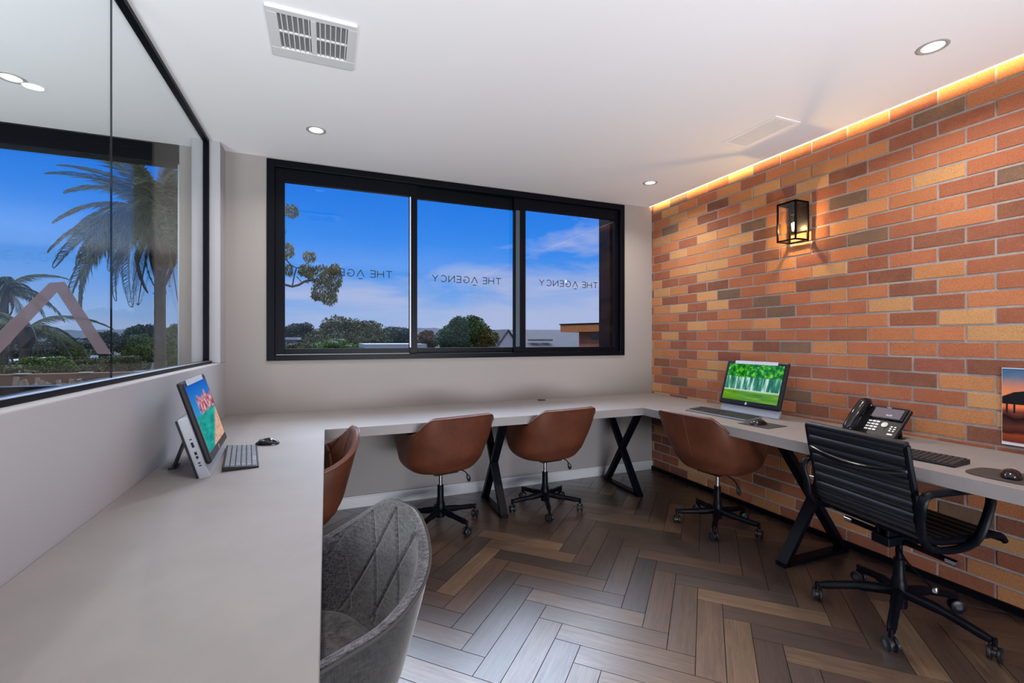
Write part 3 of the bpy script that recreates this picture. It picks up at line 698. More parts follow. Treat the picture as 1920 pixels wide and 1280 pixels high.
def phone():
    o = thing('desk_phone', 'black desk telephone with handset, grey screen and silver keys', 'telephone', (2.735, 1.575, DT), R(-96))
    T_ = Matrix.Translation((0, .045, .075)) @ Matrix.Rotation(R(48), 4, 'X')
    w, h = .13, .105
    b = MB().box((-w, -h, -.02), (w, h, 0), T_).build('body', M_blackp, o, bevel=.004)
    MB().box((-.045, h - .085, 0), (w - .006, h - .004, .010), T_).build('screen_bezel', M_blackg, o, bevel=.003)
    sc = MB().box((-.033, h - .077, .0101), (w - .02, h - .016, .0112), T_).build('screen', emis('phone_lcd', lin(128, 118, 128), .9), o)
    text_mesh('06:30', .013, M_txt, sc, T_ @ Matrix.Translation((.052, h - .06, .0114)))
    text_mesh('Yealink', .008, M_txt, sc, T_ @ Matrix.Translation((.03, h - .010, .0102)))
    for r in range(4):
        for c in range(3): MB().box((-.036 + c * .021, -.004 - r * .018, 0), (-.020 + c * .021, .006 - r * .018, .004), T_).build('button', M_txt, o, bevel=.001)
    for r in range(3):
        for c in range(2): MB().box((.085 + c * .018, -.022 - r * .013, 0), (.095 + c * .018, -.015 - r * .013, .003), T_).build('small_button', M_alu, o)
    MB().lathe([(.008, 0), (.017, 0), (.016, .004), (.008, .004)], 16, T_ @ Matrix.Translation((.052, -.012, 0))).build('navigation_ring', M_chrome, o)
    MB().box((.086, -.072, 0), (.114, -.062, .004), T_).build('speaker_button', M_txt, o, bevel=.002)
    hs = bez([(-.088, .102, .012), (-.088, .09, .034), (-.088, .045, .040), (-.088, 0, .042), (-.088, -.045, .040), (-.088, -.09, .034), (-.088, -.102, .012)], 6)
    m_ = MB(); m_.tube([T_ @ p for p in hs], [.026, .031] + [.027] * (len(hs) - 4) + [.031, .026], 12); m_.build('handset', M_blackg, o, smooth=True)
    st = MB(); st.bar((-.08, .075, .004), (-.08, .06, .1), .02, .012, up=(0, 1, 0)); st.bar((.10, .075, .004), (.10, .06, .1), .02, .012, up=(0, 1, 0)); st.box((-.1, .06, 0), (.12, .085, .006)); st.box((-.11, -.055, 0), (.11, -.02, .008)); st.build('stand', M_blackp, o)
phone()

# ------------------------------------------------------------------ star base
def star_base(o, L, ang0, mat, hubz=.13, legmat=None, droop=.045, rc=.026, legs=.017, rod=M_chrome, coltop=.40):
    MB().lathe([(0, .055), (.030, .055), (.032, hubz), (.026, hubz + .03), (.023, hubz + .035), (.021, .27), (0, .27)], 20).build('gas_column', mat, o, smooth=True)
    MB().lathe([(0, .27), (.0135, .27), (.0135, coltop), (0, coltop)], 16).build('piston', rod, o, smooth=True)
    for k in range(5):
        a = R(ang0 + 72 * k); c_, s_ = math.cos(a), math.sin(a)
        p = [(c_ * .022, s_ * .022, hubz - .028), (c_ * L * .5, s_ * L * .5, hubz - .04), (c_ * L * .97, s_ * L * .97, hubz - droop - .005)]
        lg = MB().tube(bez(p, 5), [legs * 1.25] * 5 + [legs] * 5 + [legs * .8], 10).tube([(c_ * L, s_ * L, hubz - droop + .008), (c_ * L, s_ * L, .056)], .009, 8)
        lo = lg.build('leg', mat, o, smooth=True)
        Mx = Matrix.Translation((c_ * L, s_ * L, rc)) @ Matrix.Rotation(a + R(40 + 57 * k), 4, 'Z') @ Matrix.Rotation(R(90), 4, 'X')
        cs = MB()
        for q in (-1, 1): cs.lathe([(0, q * .008), (rc * .9, q * .008), (rc, q * .011), (rc, q * .018), (rc * .85, q * .021), (0, q * .021)], 20, Mx)
        cs.build('caster', M_blackp, lo, smooth=True)
        hb = Mx @ Matrix.Translation((0, 0, 0)); MB().lathe([(0, -.022), (rc * .45, -.022), (rc * .45, .022), (0, .022)], 12, Mx).build('caster_hub', M_grey if False else M_keys, lo, smooth=True)

# ------------------------------------------------------------------ bucket chair
def sstep(a, b, x): t = max(0, min(1, (x - a) / (b - a))); return t * t * (3 - 2 * t)
def bucket(name, label, group, M_out, M_in, M_pp, rnd_top=False, ZT=.765, ZA=.655, quilt=False, ang0=0, seam=True):
    """faces local +y, origin on the floor under the column"""
    o = thing(name, label, 'chair', group=group)
    ZB = .395; LB = .20 if rnd_top else .27
    def Hh(phi):
        a = abs(phi)
        if rnd_top: up = (1 - sstep(R(8), R(78), a)) ** 1.15
        else: up = 1 - sstep(R(40), R(64), a)
        arm = ZA - .02 * sstep(R(50), R(120), a)
        top = ZT if not rnd_top else ZT
        h = arm + (top - arm) * up
        return h + (.475 - h) * sstep(R(120), R(146), a)
    def surf(phi, t, inset=0.0):
        a = abs(phi); H = Hh(phi); zf = max(0, (t - .3) / .7)
        ex = 2.6 + (2.6 if not rnd_top else .9) * sstep(.5, 1, t)
        c_, s_ = abs(math.cos(phi)), abs(math.sin(phi)); A, B = (.250 if rnd_top else .270), .235
        rad = ((s_ / A) ** ex + (c_ / B) ** ex) ** (-1 / ex)
        r = rad * math.sin(min(1, t * 1.75) * PI / 2) ** .86
        zz = ZB + (H - ZB) * zf ** 1.12 + .012 * t
        up_ = max(0, zz - .44); r += (.03 if a < R(125) else .0) * up_ - inset * (1 if t > .1 else t * 10)
        by = LB * up_ * (1 - sstep(R(38), R(100), a))
        return Vector((r * math.sin(phi), -r * math.cos(phi) - by, zz + inset * max(0, 1 - 1.9 * zf)))
    NP, NT = 120, 44
    phis = [-PI + 2 * PI * i / NP for i in range(NP)]
    P = [[surf(p, j / NT) for j in range(NT + 1)] for p in phis]
    MB().grid(P, True).build('shell', M_out, o, smooth=True)
    def qd(p, t):
        q = surf(p, t, .030); 
        if not quilt or t < .5: return q
        s = p * .29; zz = q.z
        d1 = ((s + zz * .62) / .165) % 1.0; d2 = ((s - zz * .62) / .165) % 1.0
        e = min(min(d1, 1 - d1), min(d2, 1 - d2)) * .165
        k = .006 * math.exp(-(e / .006) ** 2) 
        return surf(p, t, .030 + k)if False else q + Vector((math.sin(p), -math.cos(p), 0)) * k
    NQ = 460 if quilt else 120; NU = 170 if quilt else 44
    Q = [[qd(-PI + 2 * PI * i / NQ, j / NU) for j in range(NU + 1)] for i in range(NQ)]
    MB().grid(Q, True).build('lining', M_in, o, smooth=True)
    # rim joining the two skins
    rim = []
    for i in range(240):
        p = -PI + 2 * PI * i / 240; a, b = surf(p, 1), surf(p, 1, .030); m = (a + b) / 2 + Vector((0, 0, .012)); rim.append([a, a * .62 + b * .38 + Vector((0, 0, .009)), m * 1.0 + Vector((0, 0, -.001)), a * .3 + b * .7 + Vector((0, 0, .008)), b])
    MB().grid(rim, True).build('rim', M_in, o, smooth=True)
    MB().tube([surf(-PI + 2 * PI * i / 240, 1) for i in range(240)], .0042, 6, closed=True).build('piping', M_pp, o, smooth=True)
    if seam: MB().tube([surf(0, .5 + .5 * j / 24) * 1.0 for j in range(25)], .0013, 6).build('back_seam', M_pp, o, smooth=True)
    # seat cushion
    cu = []; 
    for i in range(48):
        p = 2 * PI * i / 48; row = []
        for j in range(13):
            u = j / 12; c_, s_ = abs(math.cos(p)), abs(math.sin(p)); rad = ((s_ / .232) ** 3 + (c_ / .235) ** 3) ** (-1 / 3)
            ang = -PI / 2 + PI * u; rr = rad * (.80 + .20 * max(0, math.cos(ang))) if 0 < u < 1 else 0.0
            if u >= .99: rr = 0
            row.append(Vector((rr * math.sin(p), rr * math.cos(p) + .012, .462 + .034 * math.sin(ang))))
        cu.append(row)
    MB().grid(cu, True).build('seat_cushion', M_in, o, smooth=True)
    mech = MB().box((-.085, -.1, .365), (.085, .1, .382)).lathe([(0, .35), (.04, .35), (.05, .37), (0, .37)], 16); mech.build('seat_plate', M_blackp, o, bevel=.003)
    lv = MB().tube(bez([(.05, -.02, .37), (.12, -.03, .362), (.165, -.04, .345), (.185, -.045, .32)], 5), .0035, 8)
    lo = lv.build('height_lever', M_black, o, smooth=True)
    MB().tube(bez([(.183, -.045, .322), (.192, -.047, .30), (.197, -.048, .272)], 4), [.006, .009, .011, .013, .014, .014, .013, .012, .006], 8).build('lever_paddle', M_blackp, lo, smooth=True)
    star_base(o, .262, ang0, M_black, coltop=.37)
    return o
chairs = 'tan leather swivel chairs at the worktops'
ch1 = bucket('office_chair', 'tan leather bucket chair at the back worktop, left of the two', chairs, M_leather, M_leather, M_pipe)
def put(c, x, y, az, label=None, base_az=None):
    c.location = (x, y, 0); c.rotation_euler = (0, 0, R(az - 90))
    if label: c['label'] = label
    if base_az is not None:
        for ch in c.children:
            if ch.name.split('.')[0] in ('leg', 'gas_column', 'piston'): ch.rotation_euler = (0, 0, R(base_az - (az - 90)))
put(ch1, .72, 3.08, 103, base_az=9)
ch2 = copy_tree(ch1); put(ch2, 1.52, 3.095, 97, 'tan leather bucket chair at the back worktop, right of the two', -109.4)
ch3 = copy_tree(ch1); put(ch3, 2.458, 2.355, 6, 'tan leather bucket chair in front of the waterfall computer', 219.3)
ch4 = bucket('office_chair', 'tan leather chair with quilted inside, half hidden behind the left worktop edge', None, M_leather, M_leather, M_pipe, rnd_top=True, ZT=.80, quilt=True)
put(ch4, -.175, 2.42, 186)
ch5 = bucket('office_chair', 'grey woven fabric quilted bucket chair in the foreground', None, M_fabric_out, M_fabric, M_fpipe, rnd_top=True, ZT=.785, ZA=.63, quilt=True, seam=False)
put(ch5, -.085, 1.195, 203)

# ------------------------------------------------------------------ ribbed black office chair
def ribbed():
    o = thing('office_chair', 'black ribbed leather office chair with armrests at the right worktop', 'chair', (2.41, 1.267, 0), R(-100))
    prof = bez([(-.262, .845), (-.248, .78), (-.222, .68), (-.208, .58), (-.205, .52), (-.185, .475), (-.13, .452), (-.03, .448), (.08, .452), (.17, .458), (.225, .45), (.25, .425)][0:0] or [(0, -.262, .845), (0, -.246, .76), (0, -.222, .66), (0, -.210, .58), (0, -.200, .52), (0, -.165, .468), (0, -.09, .452), (0, .03, .45), (0, .14, .458), (0, .22, .452), (0, .25, .425)], 24)
    d = [0]
    for a, b in zip(prof[:-1], prof[1:]): d.append(d[-1] + (b - a).length)
    def pad_(lo, hi, name):
        P = []; w = .225; idx = [i for i, s in enumerate(d) if lo <= s <= hi]
        top, bot = [], []
        for i in idx:
            t = (prof[min(i + 1, len(prof) - 1)] - prof[max(i - 1, 0)]).normalized(); nrm = Vector((0, -t.z, t.y))
            if nrm.y < 0 and t.z < -.5: nrm = -nrm
            b_ = abs(math.sin(PI * d[i] / .046)) ** .6 * .011 + .003
            top.append(prof[i] + nrm * b_); bot.append(prof[i] - nrm * b_)
        ring = top + bot[::-1]; nR = len(ring)
        xs = [-w, -w + .004, 0, w - .004, w]; 
        for x in xs: P.append([Vector((x, p.y, p.z)) for p in ring])
        vs = [p for r in P for p in r]; fs = [(i * nR + j, i * nR + (j + 1) % nR, (i + 1) * nR + (j + 1) % nR, (i + 1) * nR + j) for i in range(4) for j in range(nR)]
        fs += [(j, nR - 1 - j, nR - 2 - j, j + 1) for j in range(len(idx) - 1)] + [tuple(4 * nR + q for q in (j + 1, nR - 2 - j, nR - 1 - j, j)) for j in range(len(idx) - 1)]
        return MB().add(vs, fs).build(name, M_bleather, o, smooth=True)
    tot = d[-1]; br = .395
    pad_(0, br, 'backrest'); pad_(br - .005, tot, 'seat')
    for s in (-1, 1):
        MB().tube([Vector((s * .232, p.y, p.z)) for p in prof[::3]], .013, 8, flat=.9).build('side_frame', M_black, o, smooth=True)
    MB().tube([(-.232, -.262, .848), (0, -.266, .850), (.232, -.262, .848)], .015, 10).build('top_roll', M_bleather, o, smooth=True)
    # brace arched across the back, polished
    MB().tube(bez([(-.228, -.245, .745), (-.20, -.262, .735), (-.1, -.272, .722), (0, -.275, .716), (.1, -.272, .722), (.20, -.262, .735), (.228, -.245, .745)], 6),   .0085, 8, flat=1.4).build('back_brace', pbr('dark_chrome', (.10, .105, .12), .14, 1), o, smooth=True)
    for s in (-1, 1):
        x = s * .262
        loop = bez([(x, -.235, .56), (x + s * .012, -.245, .62), (x + s * .015, -.225, .66), (x + s * .018, -.16, .668), (x + s * .02, -.02, .668), (x + s * .018, .075, .66), (x + s * .012, .105, .615), (x, .095, .53), (x - s * .004, .06, .465), (x - s * .006, .0, .435), (x - s * .006, -.1, .43), (x - s * .004, -.19, .45), (x, -.23, .50)], 6)
        MB().tube(loop, .0135, 10, closed=True, flat=1.3).build('armrest', M_black, o, smooth=True)
        MB().tube([(s * .23, -.215, .585), (s * .262, -.232, .585)], .005, 8).tube([(s * .23, .02, .455), (s * .26, .02, .44)], .006, 8).build('arm_bolt', M_chrome, o, smooth=True)
    MB().tube([(-.235, -.10, .425), (.235, -.10, .425)], .010, 10).tube([(-.235, .10, .428), (.235, .10, .428)], .010, 10).build('cross_bars', M_black, o, smooth=True)
    for q in (-1, 1): MB().lathe([(0, q * .205), (.0135, q * .205), (.0135, q * .245), (0, q * .245)], 16, Matrix.Translation((0, -.02, .362)) @ Matrix.Rotation(R(90), 4, 'Y')).build('tension_knob', M_chrome, o, smooth=True)
    MB().tube([(-.21, -.02, .362), (.21, -.02, .362)], .0125, 12).box((-.04, -.11, .345), (.04, .1, .385)).box((-.03, -.1, .385), (-.015, .1, .425)).box((.015, -.1, .385), (.03, .1, .425)).build('tilt_mechanism', M_black, o, bevel=.005)
    lv = MB().tube(bez([(.03, -.05, .355), (.10, -.1, .325), (.17, -.12, .295), (.235, -.13, .270)], 5), .0045, 8).build('height_lever', M_black, o, smooth=True)
    MB().lathe([(0, -.01), (.009, -.008), (.011, 0), (.009, .012), (0, .014)], 12, Matrix.Translation((.24, -.131, .268))).build('lever_tip', M_chrome, lv, smooth=True)
    star_base(o, .312, -157 + 100, M_black, hubz=.15, droop=.07, rc=.029, legs=.018, rod=M_black, coltop=.35)
ribbed()

# ------------------------------------------------------------------ outdoors
GZ = -3.6
def Wp(px, py, Y):
    c_, s_ = math.cos(CA), math.sin(CA); k = (px - 960) / CF; d = (s_ + k * c_, c_ - k * s_, -(py - CH) / CF); t = Y / d[1]
    return Vector((d[0] * t, Y, CZ + d[2] * t))
M_trunk = pbr('bark', lin(96, 82, 70), .9, var=.4, vscale=6, bump=.01, bscale=12)
def leafmat(name, c1, c2):
    m, t, o = newmat(name); p = t.nodes.new('ShaderNodeBsdfPrincipled'); link(t, p.outputs[0], o.inputs[0]); p.inputs['Roughness'].default_value = .6; p.inputs['Specular IOR Level'].default_value = .2
    at = N(t, 'ShaderNodeAttribute', attribute_name='col'); link(t, mixc(t, at.outputs['Fac'], c1, c2), p.inputs['Base Color']); return m
LM_ = {k: leafmat('foliage_' + k, lin(*a), lin(*b)) for k, a, b in (('deep', (26, 52, 20), (66, 100, 38)), ('olive', (58, 62, 36), (104, 102, 58)), ('dull', (42, 54, 46), (78, 88, 70)), ('bright', (34, 66, 22), (112, 128, 44)),
        ('far', (62, 76, 78), (92, 104, 100)), ('gum', (66, 76, 46), (140, 128, 84)), ('palm', (60, 72, 48), (120, 122, 84)), ('brown', (84, 66, 50), (130, 98, 68)))}
def foliage(name, blobs, n, size, mat, parent, seed, elong=1.0, hang=0.0):
    rs = np.random.RandomState(seed); v = []; f = []; cols = []
    B = np.array([(*b[0], *b[1]) for b in blobs]); vol = (B[:, 3] * B[:, 4] * B[:, 5]) ** (2 / 3); pick = rs.choice(len(B), n, p=vol / vol.sum())
    dirs = rs.normal(size=(n, 3)); dirs /= np.linalg.norm(dirs, axis=1)[:, None]; rad = rs.uniform(.55, 1.12, n) ** .6
    cen = B[pick, :3] + dirs * B[pick, 3:] * rad[:, None]
    for i in range(n):
        a = rs.normal(size=3); a /= np.linalg.norm(a); a[2] = a[2] * (1 - hang) - hang * 1.2; a /= np.linalg.norm(a)
        b = np.cross(a, rs.normal(size=3)); b /= np.linalg.norm(b); s = size * rs.uniform(.6, 1.3); c = cen[i]; o = len(v)
        v += [tuple(c - a * s * elong), tuple(c + b * s * .5), tuple(c + a * s * elong), tuple(c - b * s * .5)]; f.append((o, o + 1, o + 2, o + 3)); cols.append(g3(rs.uniform(0, 1)))
    ob = raw(name, v, f, mat, parent); setcol(ob, cols)
    core = MB()
    for (c, r) in blobs:
        P = []
        for i in range(17):
            th = 2 * PI * i / 16; P.append([Vector((c[0] + .66 * r[0] * math.cos(th) * math.sin(PI * j / 8), c[1] + .66 * r[1] * math.sin(th) * math.sin(PI * j / 8), c[2] + .66 * r[2] * math.cos(PI * j / 8))) for j in range(9)])
        core.grid(P)
    return ob, core
def tree(name, label, px, top, w, Y, mat, seed, n=2600, size=None, trunk=True, nb=9, flat=.6, bottom=None, group=None, px_w=True, grp_cat='tree'):
    """a broad tree standing Y metres out; top = pixel row of its highest leaf, w = crown width in pixels, used only to work out its metres"""
    p = Wp(px, top, Y); wd = w / CF * (Y * 1.05) / 2; H = wd * 2 * flat
    if bottom is not None: H = max(.3, p.z - Wp(px, bottom, Y).z)
    rn = random.Random(seed); o = thing(name, label, grp_cat, (p.x, p.y, GZ), group=group); blobs = []
    zt = p.z - GZ
    blobs.append(((0, 0, zt - H * .62), (wd * .70, wd * .6, H * .42)))
    for k in range(nb):
        a = 2 * PI * k / nb + rn.uniform(-.3, .3); r = rn.uniform(.35, .68) * wd; s = rn.uniform(.26, .42); hh = zt - H * min(.85, .18 + .95 * (r / wd) ** 1.6 + rn.uniform(-.08, .12))
        blobs.append(((r * math.cos(a), r * math.sin(a) * .8, hh), (wd * s, wd * s, min(H * .3, wd * s * .8))))
    for k in range(4): blobs.append(((rn.uniform(-.4, .4) * wd, rn.uniform(-.3, .3) * wd, zt - H * .22 * rn.uniform(1, 1.6)), (wd * .3, wd * .3, H * .2)))
    sz = (size or Y * .0042) * (.52 if size and size > .08 else 1); n = int(n * (3.2 if size and size > .08 else 1))
    fo, core = foliage('foliage', blobs, n, sz, mat, o, seed); core.build('inner_foliage', mat, o)
    if trunk: MB().tube([(0, 0, 0), (wd * .04, 0, zt * .5), (0, 0, zt - H * .5)], [wd * .1, wd * .07, wd * .04], 8).build('trunk', M_trunk, o, smooth=True)
    return o

ground = MB().box((-400, YW + 1.2, GZ - .2), (500, 700, GZ)); struct('ground', ground, pbr('garden_ground', lin(44, 50, 32), .95, var_col=lin(60, 56, 42), vscale=.2))
# far ridge
def ridge(name, Y, hts, mat):
    mb = MB(); P0 = []; 
    rn = random.Random(3); xs = np.linspace(-1.4 * Y, 1.6 * Y, 260)
    P = [[(x, Y - 60, GZ) for x in xs], [], [(x, Y + 120, GZ) for x in xs]]
    for x in xs:
        r = x / Y; P[1].append((x, Y, CZ + Y * (hts[0] + hts[1] * math.sin(r * 5 + 1) + hts[2] * math.sin(r * 37) + hts[2] * rn.uniform(-1, 1))))
    mb.grid([[tuple(p) for p in row] for row in P]); struct(name, mb, mat)
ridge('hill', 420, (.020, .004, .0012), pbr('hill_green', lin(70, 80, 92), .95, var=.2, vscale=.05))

# palm
def frond_mesh(L, sd, droop=1.0, leaf=.42):
    rs = random.Random(sd); mb = MB(); pts = []
    for i in range(15):
        u = i / 14; pts.append(Vector((L * (u - .18 * u * u * droop), 0, L * (.42 * u - .95 * droop * u * u))))
    mb.tube(pts, [.024 * (1 - .85 * i / 14) for i in range(15)], 5)
    for i in range(1, 15):
        for h in range(9):
            t = (i + h / 9 - .5) / 14; 
            if t < .07 or t > 1: continue
            k = min(13, int(t * 14)); a = pts[k].lerp(pts[k + 1], t * 14 - k); ll = leaf * math.sin(PI * min(1, t * .85 + .15)) ** .6 * rs.uniform(.8, 1.1)
            for s in (-1, 1):
                tip = a + Vector((ll * .45, s * ll * .42, -ll * rs.uniform(.45, .85))); w = Vector((.0065, 0, .003))
                mid = a.lerp(tip, .5) + Vector((0, s * .02, .03)); mb.add([a - w, mid - w, tip, mid + w, a + w], [(0, 1, 2, 3, 4)])
    return mb
def palm(px, hub, Y, L, label, nf, seed, tr=.14, dead=6, leaf=.42, elev=(-25, 70)):
    p = Wp(px, hub, Y); o = thing('palm_tree', label, 'palm tree', (p.x, p.y, GZ)); h = p.z - GZ
    rn = random.Random(seed); pr = []
    nseg = 60
    for i in range(nseg + 1): pr.append((tr * (1.15 - .25 * i / nseg) * (1 + .035 * (i % 2)), h * i / nseg))
    MB().lathe([(0, 0)] + pr + [(0, h)], 14).build('trunk', pbr('palm_bark', lin(88, 77, 66), .9, var=.35, vscale=10, bump=.01, bscale=25), o, smooth=True)
    MB().lathe([(tr * .8, h - tr * 4), (tr * 1.5, h - tr * 2), (tr * 1.6, h), (tr * .4, h + tr * 2)], 12).build('crown_shaft', pbr('palm_boots', lin(92, 68, 48), .9, var=.5, vscale=14, bump=.02, bscale=20), o, smooth=True)
    base = None
    for i in range(nf):
        if i % 6 == 0: base = frond_mesh(L, seed + i, .8 + .25 * rn.random(), leaf).build('frond', LM_['palm'], o); f = base
        else: f = base.copy(); C.objects.link(f); f.parent = o
        if 'col' not in f.data.attributes: setcol(f, [g3(rn.random()) for _ in f.data.polygons])
        e = elev[0] + (elev[1] - elev[0]) * ((i * .618) % 1); f.location = (0, 0, h); f.rotation_euler = (rn.uniform(-.2, .2), -R(e), rn.uniform(0, 2 * PI)); s = rn.uniform(.85, 1.1); f.scale = (s, s, s)
    for i in range(dead):
        if i == 0: bd = frond_mesh(L * .55, seed + 50, 1.3, leaf * .7).build('dead_frond', LM_['brown'], o); f = bd; setcol(f, [g3(rn.random()) for _ in f.data.polygons])
        else: f = bd.copy(); C.objects.link(f); f.parent = o
        f.location = (0, 0, h - .1); f.rotation_euler = (0, R(rn.uniform(25, 55)), i * 2 * PI / dead + .4)
palm(300, 425, 9.5, 1.72, 'tall palm tree with ringed trunk and arching fronds outside the next room', 64, 3, tr=.085, leaf=.34, elev=(-35, 82))
palm(8, 545, 22, 1.9, 'palm tree cut by the left edge, hanging fronds above a shorter palm', 18, 21, tr=.12, dead=2, elev=(-30, 50))
palm(48, 620, 20, 2.1, 'low palm crown seen through the logo leg at far left', 20, 33, tr=.16, dead=2, elev=(-20, 40))

# gum tree whose branches hang into the left pane
def gum():
    p = Wp(455, 300, 8.0); o = thing('gum_tree', 'gum tree branch with drooping leaf clusters across the left window pane', 'tree', (p.x, p.y, GZ)); w = lambda x, y, Y=8.0: Wp(x, y, Y) - Vector((p.x, p.y, GZ))
    tk = w(455, 520); MB().tube([(0, 0, 0), (tk.x, tk.y, tk.z * .6), tuple(tk), tuple(w(450, 300))], [.14, .12, .1, .05], 10).build('trunk', M_trunk, o, smooth=True)
    br = MB()
    for pts, r in (([(455, 500), (500, 520), (536, 534), (548, 537), (560, 534), (572, 527), (592, 524)], .018), ([(536, 486), (546, 497), (556, 502), (552, 515), (548, 537)], .010), ([(556, 502), (568, 500), (578, 492)], .008),
                   ([(455, 440), (500, 470), (536, 486)], .014), ([(556, 518), (565, 528), (580, 530)], .007), ([(455, 380), (500, 385), (540, 392)], .012), ([(592, 524), (605, 528), (612, 540)], .007)):
        br.tube([w(*q) for q in pts], r, 6)
    br.build('branches', M_trunk, o, smooth=True)
    bl = []
    for x, y, a, b in ((545, 396, 12, 9), (538, 470, 10, 12), (541, 507, 7, 8), (580, 482, 9, 8), (575, 508, 12, 10), (600, 515, 22, 14), (622, 522, 16, 18), (610, 545, 20, 16), (618, 560, 12, 11), (594, 556, 8, 6), (628, 505, 8, 8), (500, 430, 25, 20), (480, 500, 25, 18)):
        q = w(x, y, 8.0 + random.uniform(-.25, .25)); k = 8.6 / CF; bl.append((tuple(q), (a * k, .16, b * k)))
    fo, core = foliage('leaves', bl, 4200, .018, LM_['gum'], o, 77, elong=2.2, hang=.75)
gum()

T_ = tree
T_('broadleaf_tree', 'dense round dark green tree in the middle window pane', 877, 584, 118, 26, LM_['deep'], 1, n=6500, bottom=670, size=.13)
T_('canopy_tree', 'large dark fig tree with reddish domed crown in the left window pane', 660, 590, 150, 55, LM_['olive'], 2, n=6500, bottom=665, size=.24, nb=12)
T_('canopy_tree', 'dark rounded tree at the left jamb of the triple window', 562, 602, 70, 60, LM_['dull'], 3, n=2500, bottom=650, size=.22)
T_('canopy_tree', 'hazy tree clump ending at the first mullion', 742, 611, 90, 70, LM_['dull'], 4, n=2500, bottom=655, size=.28)
T_('canopy_tree', 'low brownish tree just right of the first mullion', 800, 617, 42, 60, LM_['brown'], 5, n=1600, bottom=655, size=.25)
T_('shrub', 'low green shrubs beneath the reddish fig tree', 625, 632, 90, 40, LM_['bright'], 6, n=1800, bottom=668, size=.13, flat=.4)
T_('shrub', 'low shrub below the dark rounded tree in left pane', 560, 640, 60, 42, LM_['olive'], 7, n=1200, bottom=668, size=.15)
T_('canopy_tree', 'thin umbrella-shaped tree between two rounded crowns in left pane', 615, 604, 34, 62, LM_['dull'], 8, n=700, bottom=616, size=.2)
# seen through the partition
T_('canopy_tree', 'dark flat-topped tree just left of the tall palm trunk', 268, 604, 74, 42, LM_['dull'], 9, n=3200, bottom=670, size=.2)
T_('canopy_tree', 'broad dark tree low behind the logo', 130, 630, 110, 44, LM_['dull'], 10, n=3500, bottom=690, size=.2)
T_('canopy_tree', 'small umbrella-topped tree by the glass joint', 200, 618, 40, 52, LM_['dull'], 11, n=1400, bottom=660, size=.18)
T_('canopy_tree', 'dark tree behind and right of the tall palm trunk', 325, 604, 60, 40, LM_['olive'], 12, n=2600, bottom=690, size=.18)
T_('canopy_tree', 'dim distant tree at the far left edge', 25, 640, 90, 48, LM_['dull'], 13, n=2200, bottom=690, size=.2)
T_('bush', 'bright yellow-green bush beside the tall palm trunk', 262, 624, 50, 21.5, LM_['bright'], 14, n=9000, bottom=690, size=.045, grp_cat='bush')
T_('bush', 'yellow-green bush right of the tall palm trunk', 330, 612, 42, 19, LM_['bright'], 15, n=6000, bottom=700, size=.045, grp_cat='bush')
T_('bush', 'green bush below the logo apex', 85, 665, 80, 17.6, LM_['bright'], 16, n=9000, bottom=708, size=.036, grp_cat='bush')
T_('bush', 'small golden bush beside the right logo leg', 138, 645, 34, 23.0, LM_['bright'], 17, n=4000, bottom=680, size=.04, grp_cat='bush')
T_('bush', 'olive garden bush left of the glass joint', 175, 668, 70, 18.8, LM_['olive'], 18, n=7000, bottom=705, size=.04, grp_cat='bush')
T_('bush', 'olive garden bush at the far left edge', 15, 680, 70, 15.6, LM_['olive'], 19, n=7000, bottom=725, size=.036, grp_cat='bush')
T_('bush', 'olive garden bush right of the glass joint', 235, 664, 60, 17.2, LM_['olive'], 20, n=7000, bottom=700, size=.036, grp_cat='bush')
# terrace behind the garden
tw = thing('retaining_wall', 'rust brown garden retaining wall with pale cap stones behind the pruned shrubs', 'garden wall', (0, 0, 0))
MB().box((-22, 14.5, GZ), (-3.2, 14.8, .42)).build('wall_body', pbr('rust_brick', lin(120, 84, 64), .9, var=.45, vscale=1.5), tw)
for k, x in enumerate((-11.6, -9.8, -8.3, -6.9, -5.7, -4.6)): MB().box((x, 14.46, .42), (x + .26, 14.66, .445)).build('cap_stone', pbr('pale_stone', lin(150, 142, 132), .8), tw)
struct('terrace', MB().box((-40, 14.8, GZ), (-2.2, 30, .2)), pbr('terrace_soil', lin(44, 42, 28), .95, var=.4, vscale=.8))
rn = random.Random(8)
for i, (px, py, lab) in enumerate(((15, 712, 'pruned bare frangipani stump nearest the left edge'), (62, 700, 'pruned frangipani with pale cut ends left of the logo centre'), (92, 698, 'pruned leaning frangipani trunk under the logo'), (118, 696, 'pruned upright frangipani stump under the right logo leg'), (165, 690, 'pruned bare shrub just left of the glass joint'))):
    p = Wp(px, 742, 12.2 + 1.2 * (i % 2)); o = thing('pruned_tree', lab, 'tree', (p.x, p.y, GZ), group='pruned trees along the garden wall'); hb = p.z - GZ; mb = MB()
    mb.tube([(0, 0, 0), (0, 0, hb * .9)], .09, 8)
    for k in range(6):
        a = rn.uniform(0, 2 * PI); l = rn.uniform(.4, .75); q = Vector((math.cos(a) * .24, math.sin(a) * .2, l)); mb.tube([(0, 0, hb * .88), tuple(Vector((0, 0, hb * .9)) + q * .5 + Vector((.04, 0, -.03))), tuple(Vector((0, 0, hb * .9)) + q)], [.085, .06, .045], 7)
    mb.build('trunk', pbr('pale_bark', lin(150, 128, 108), .85, var=.5, vscale=8), o, smooth=True)
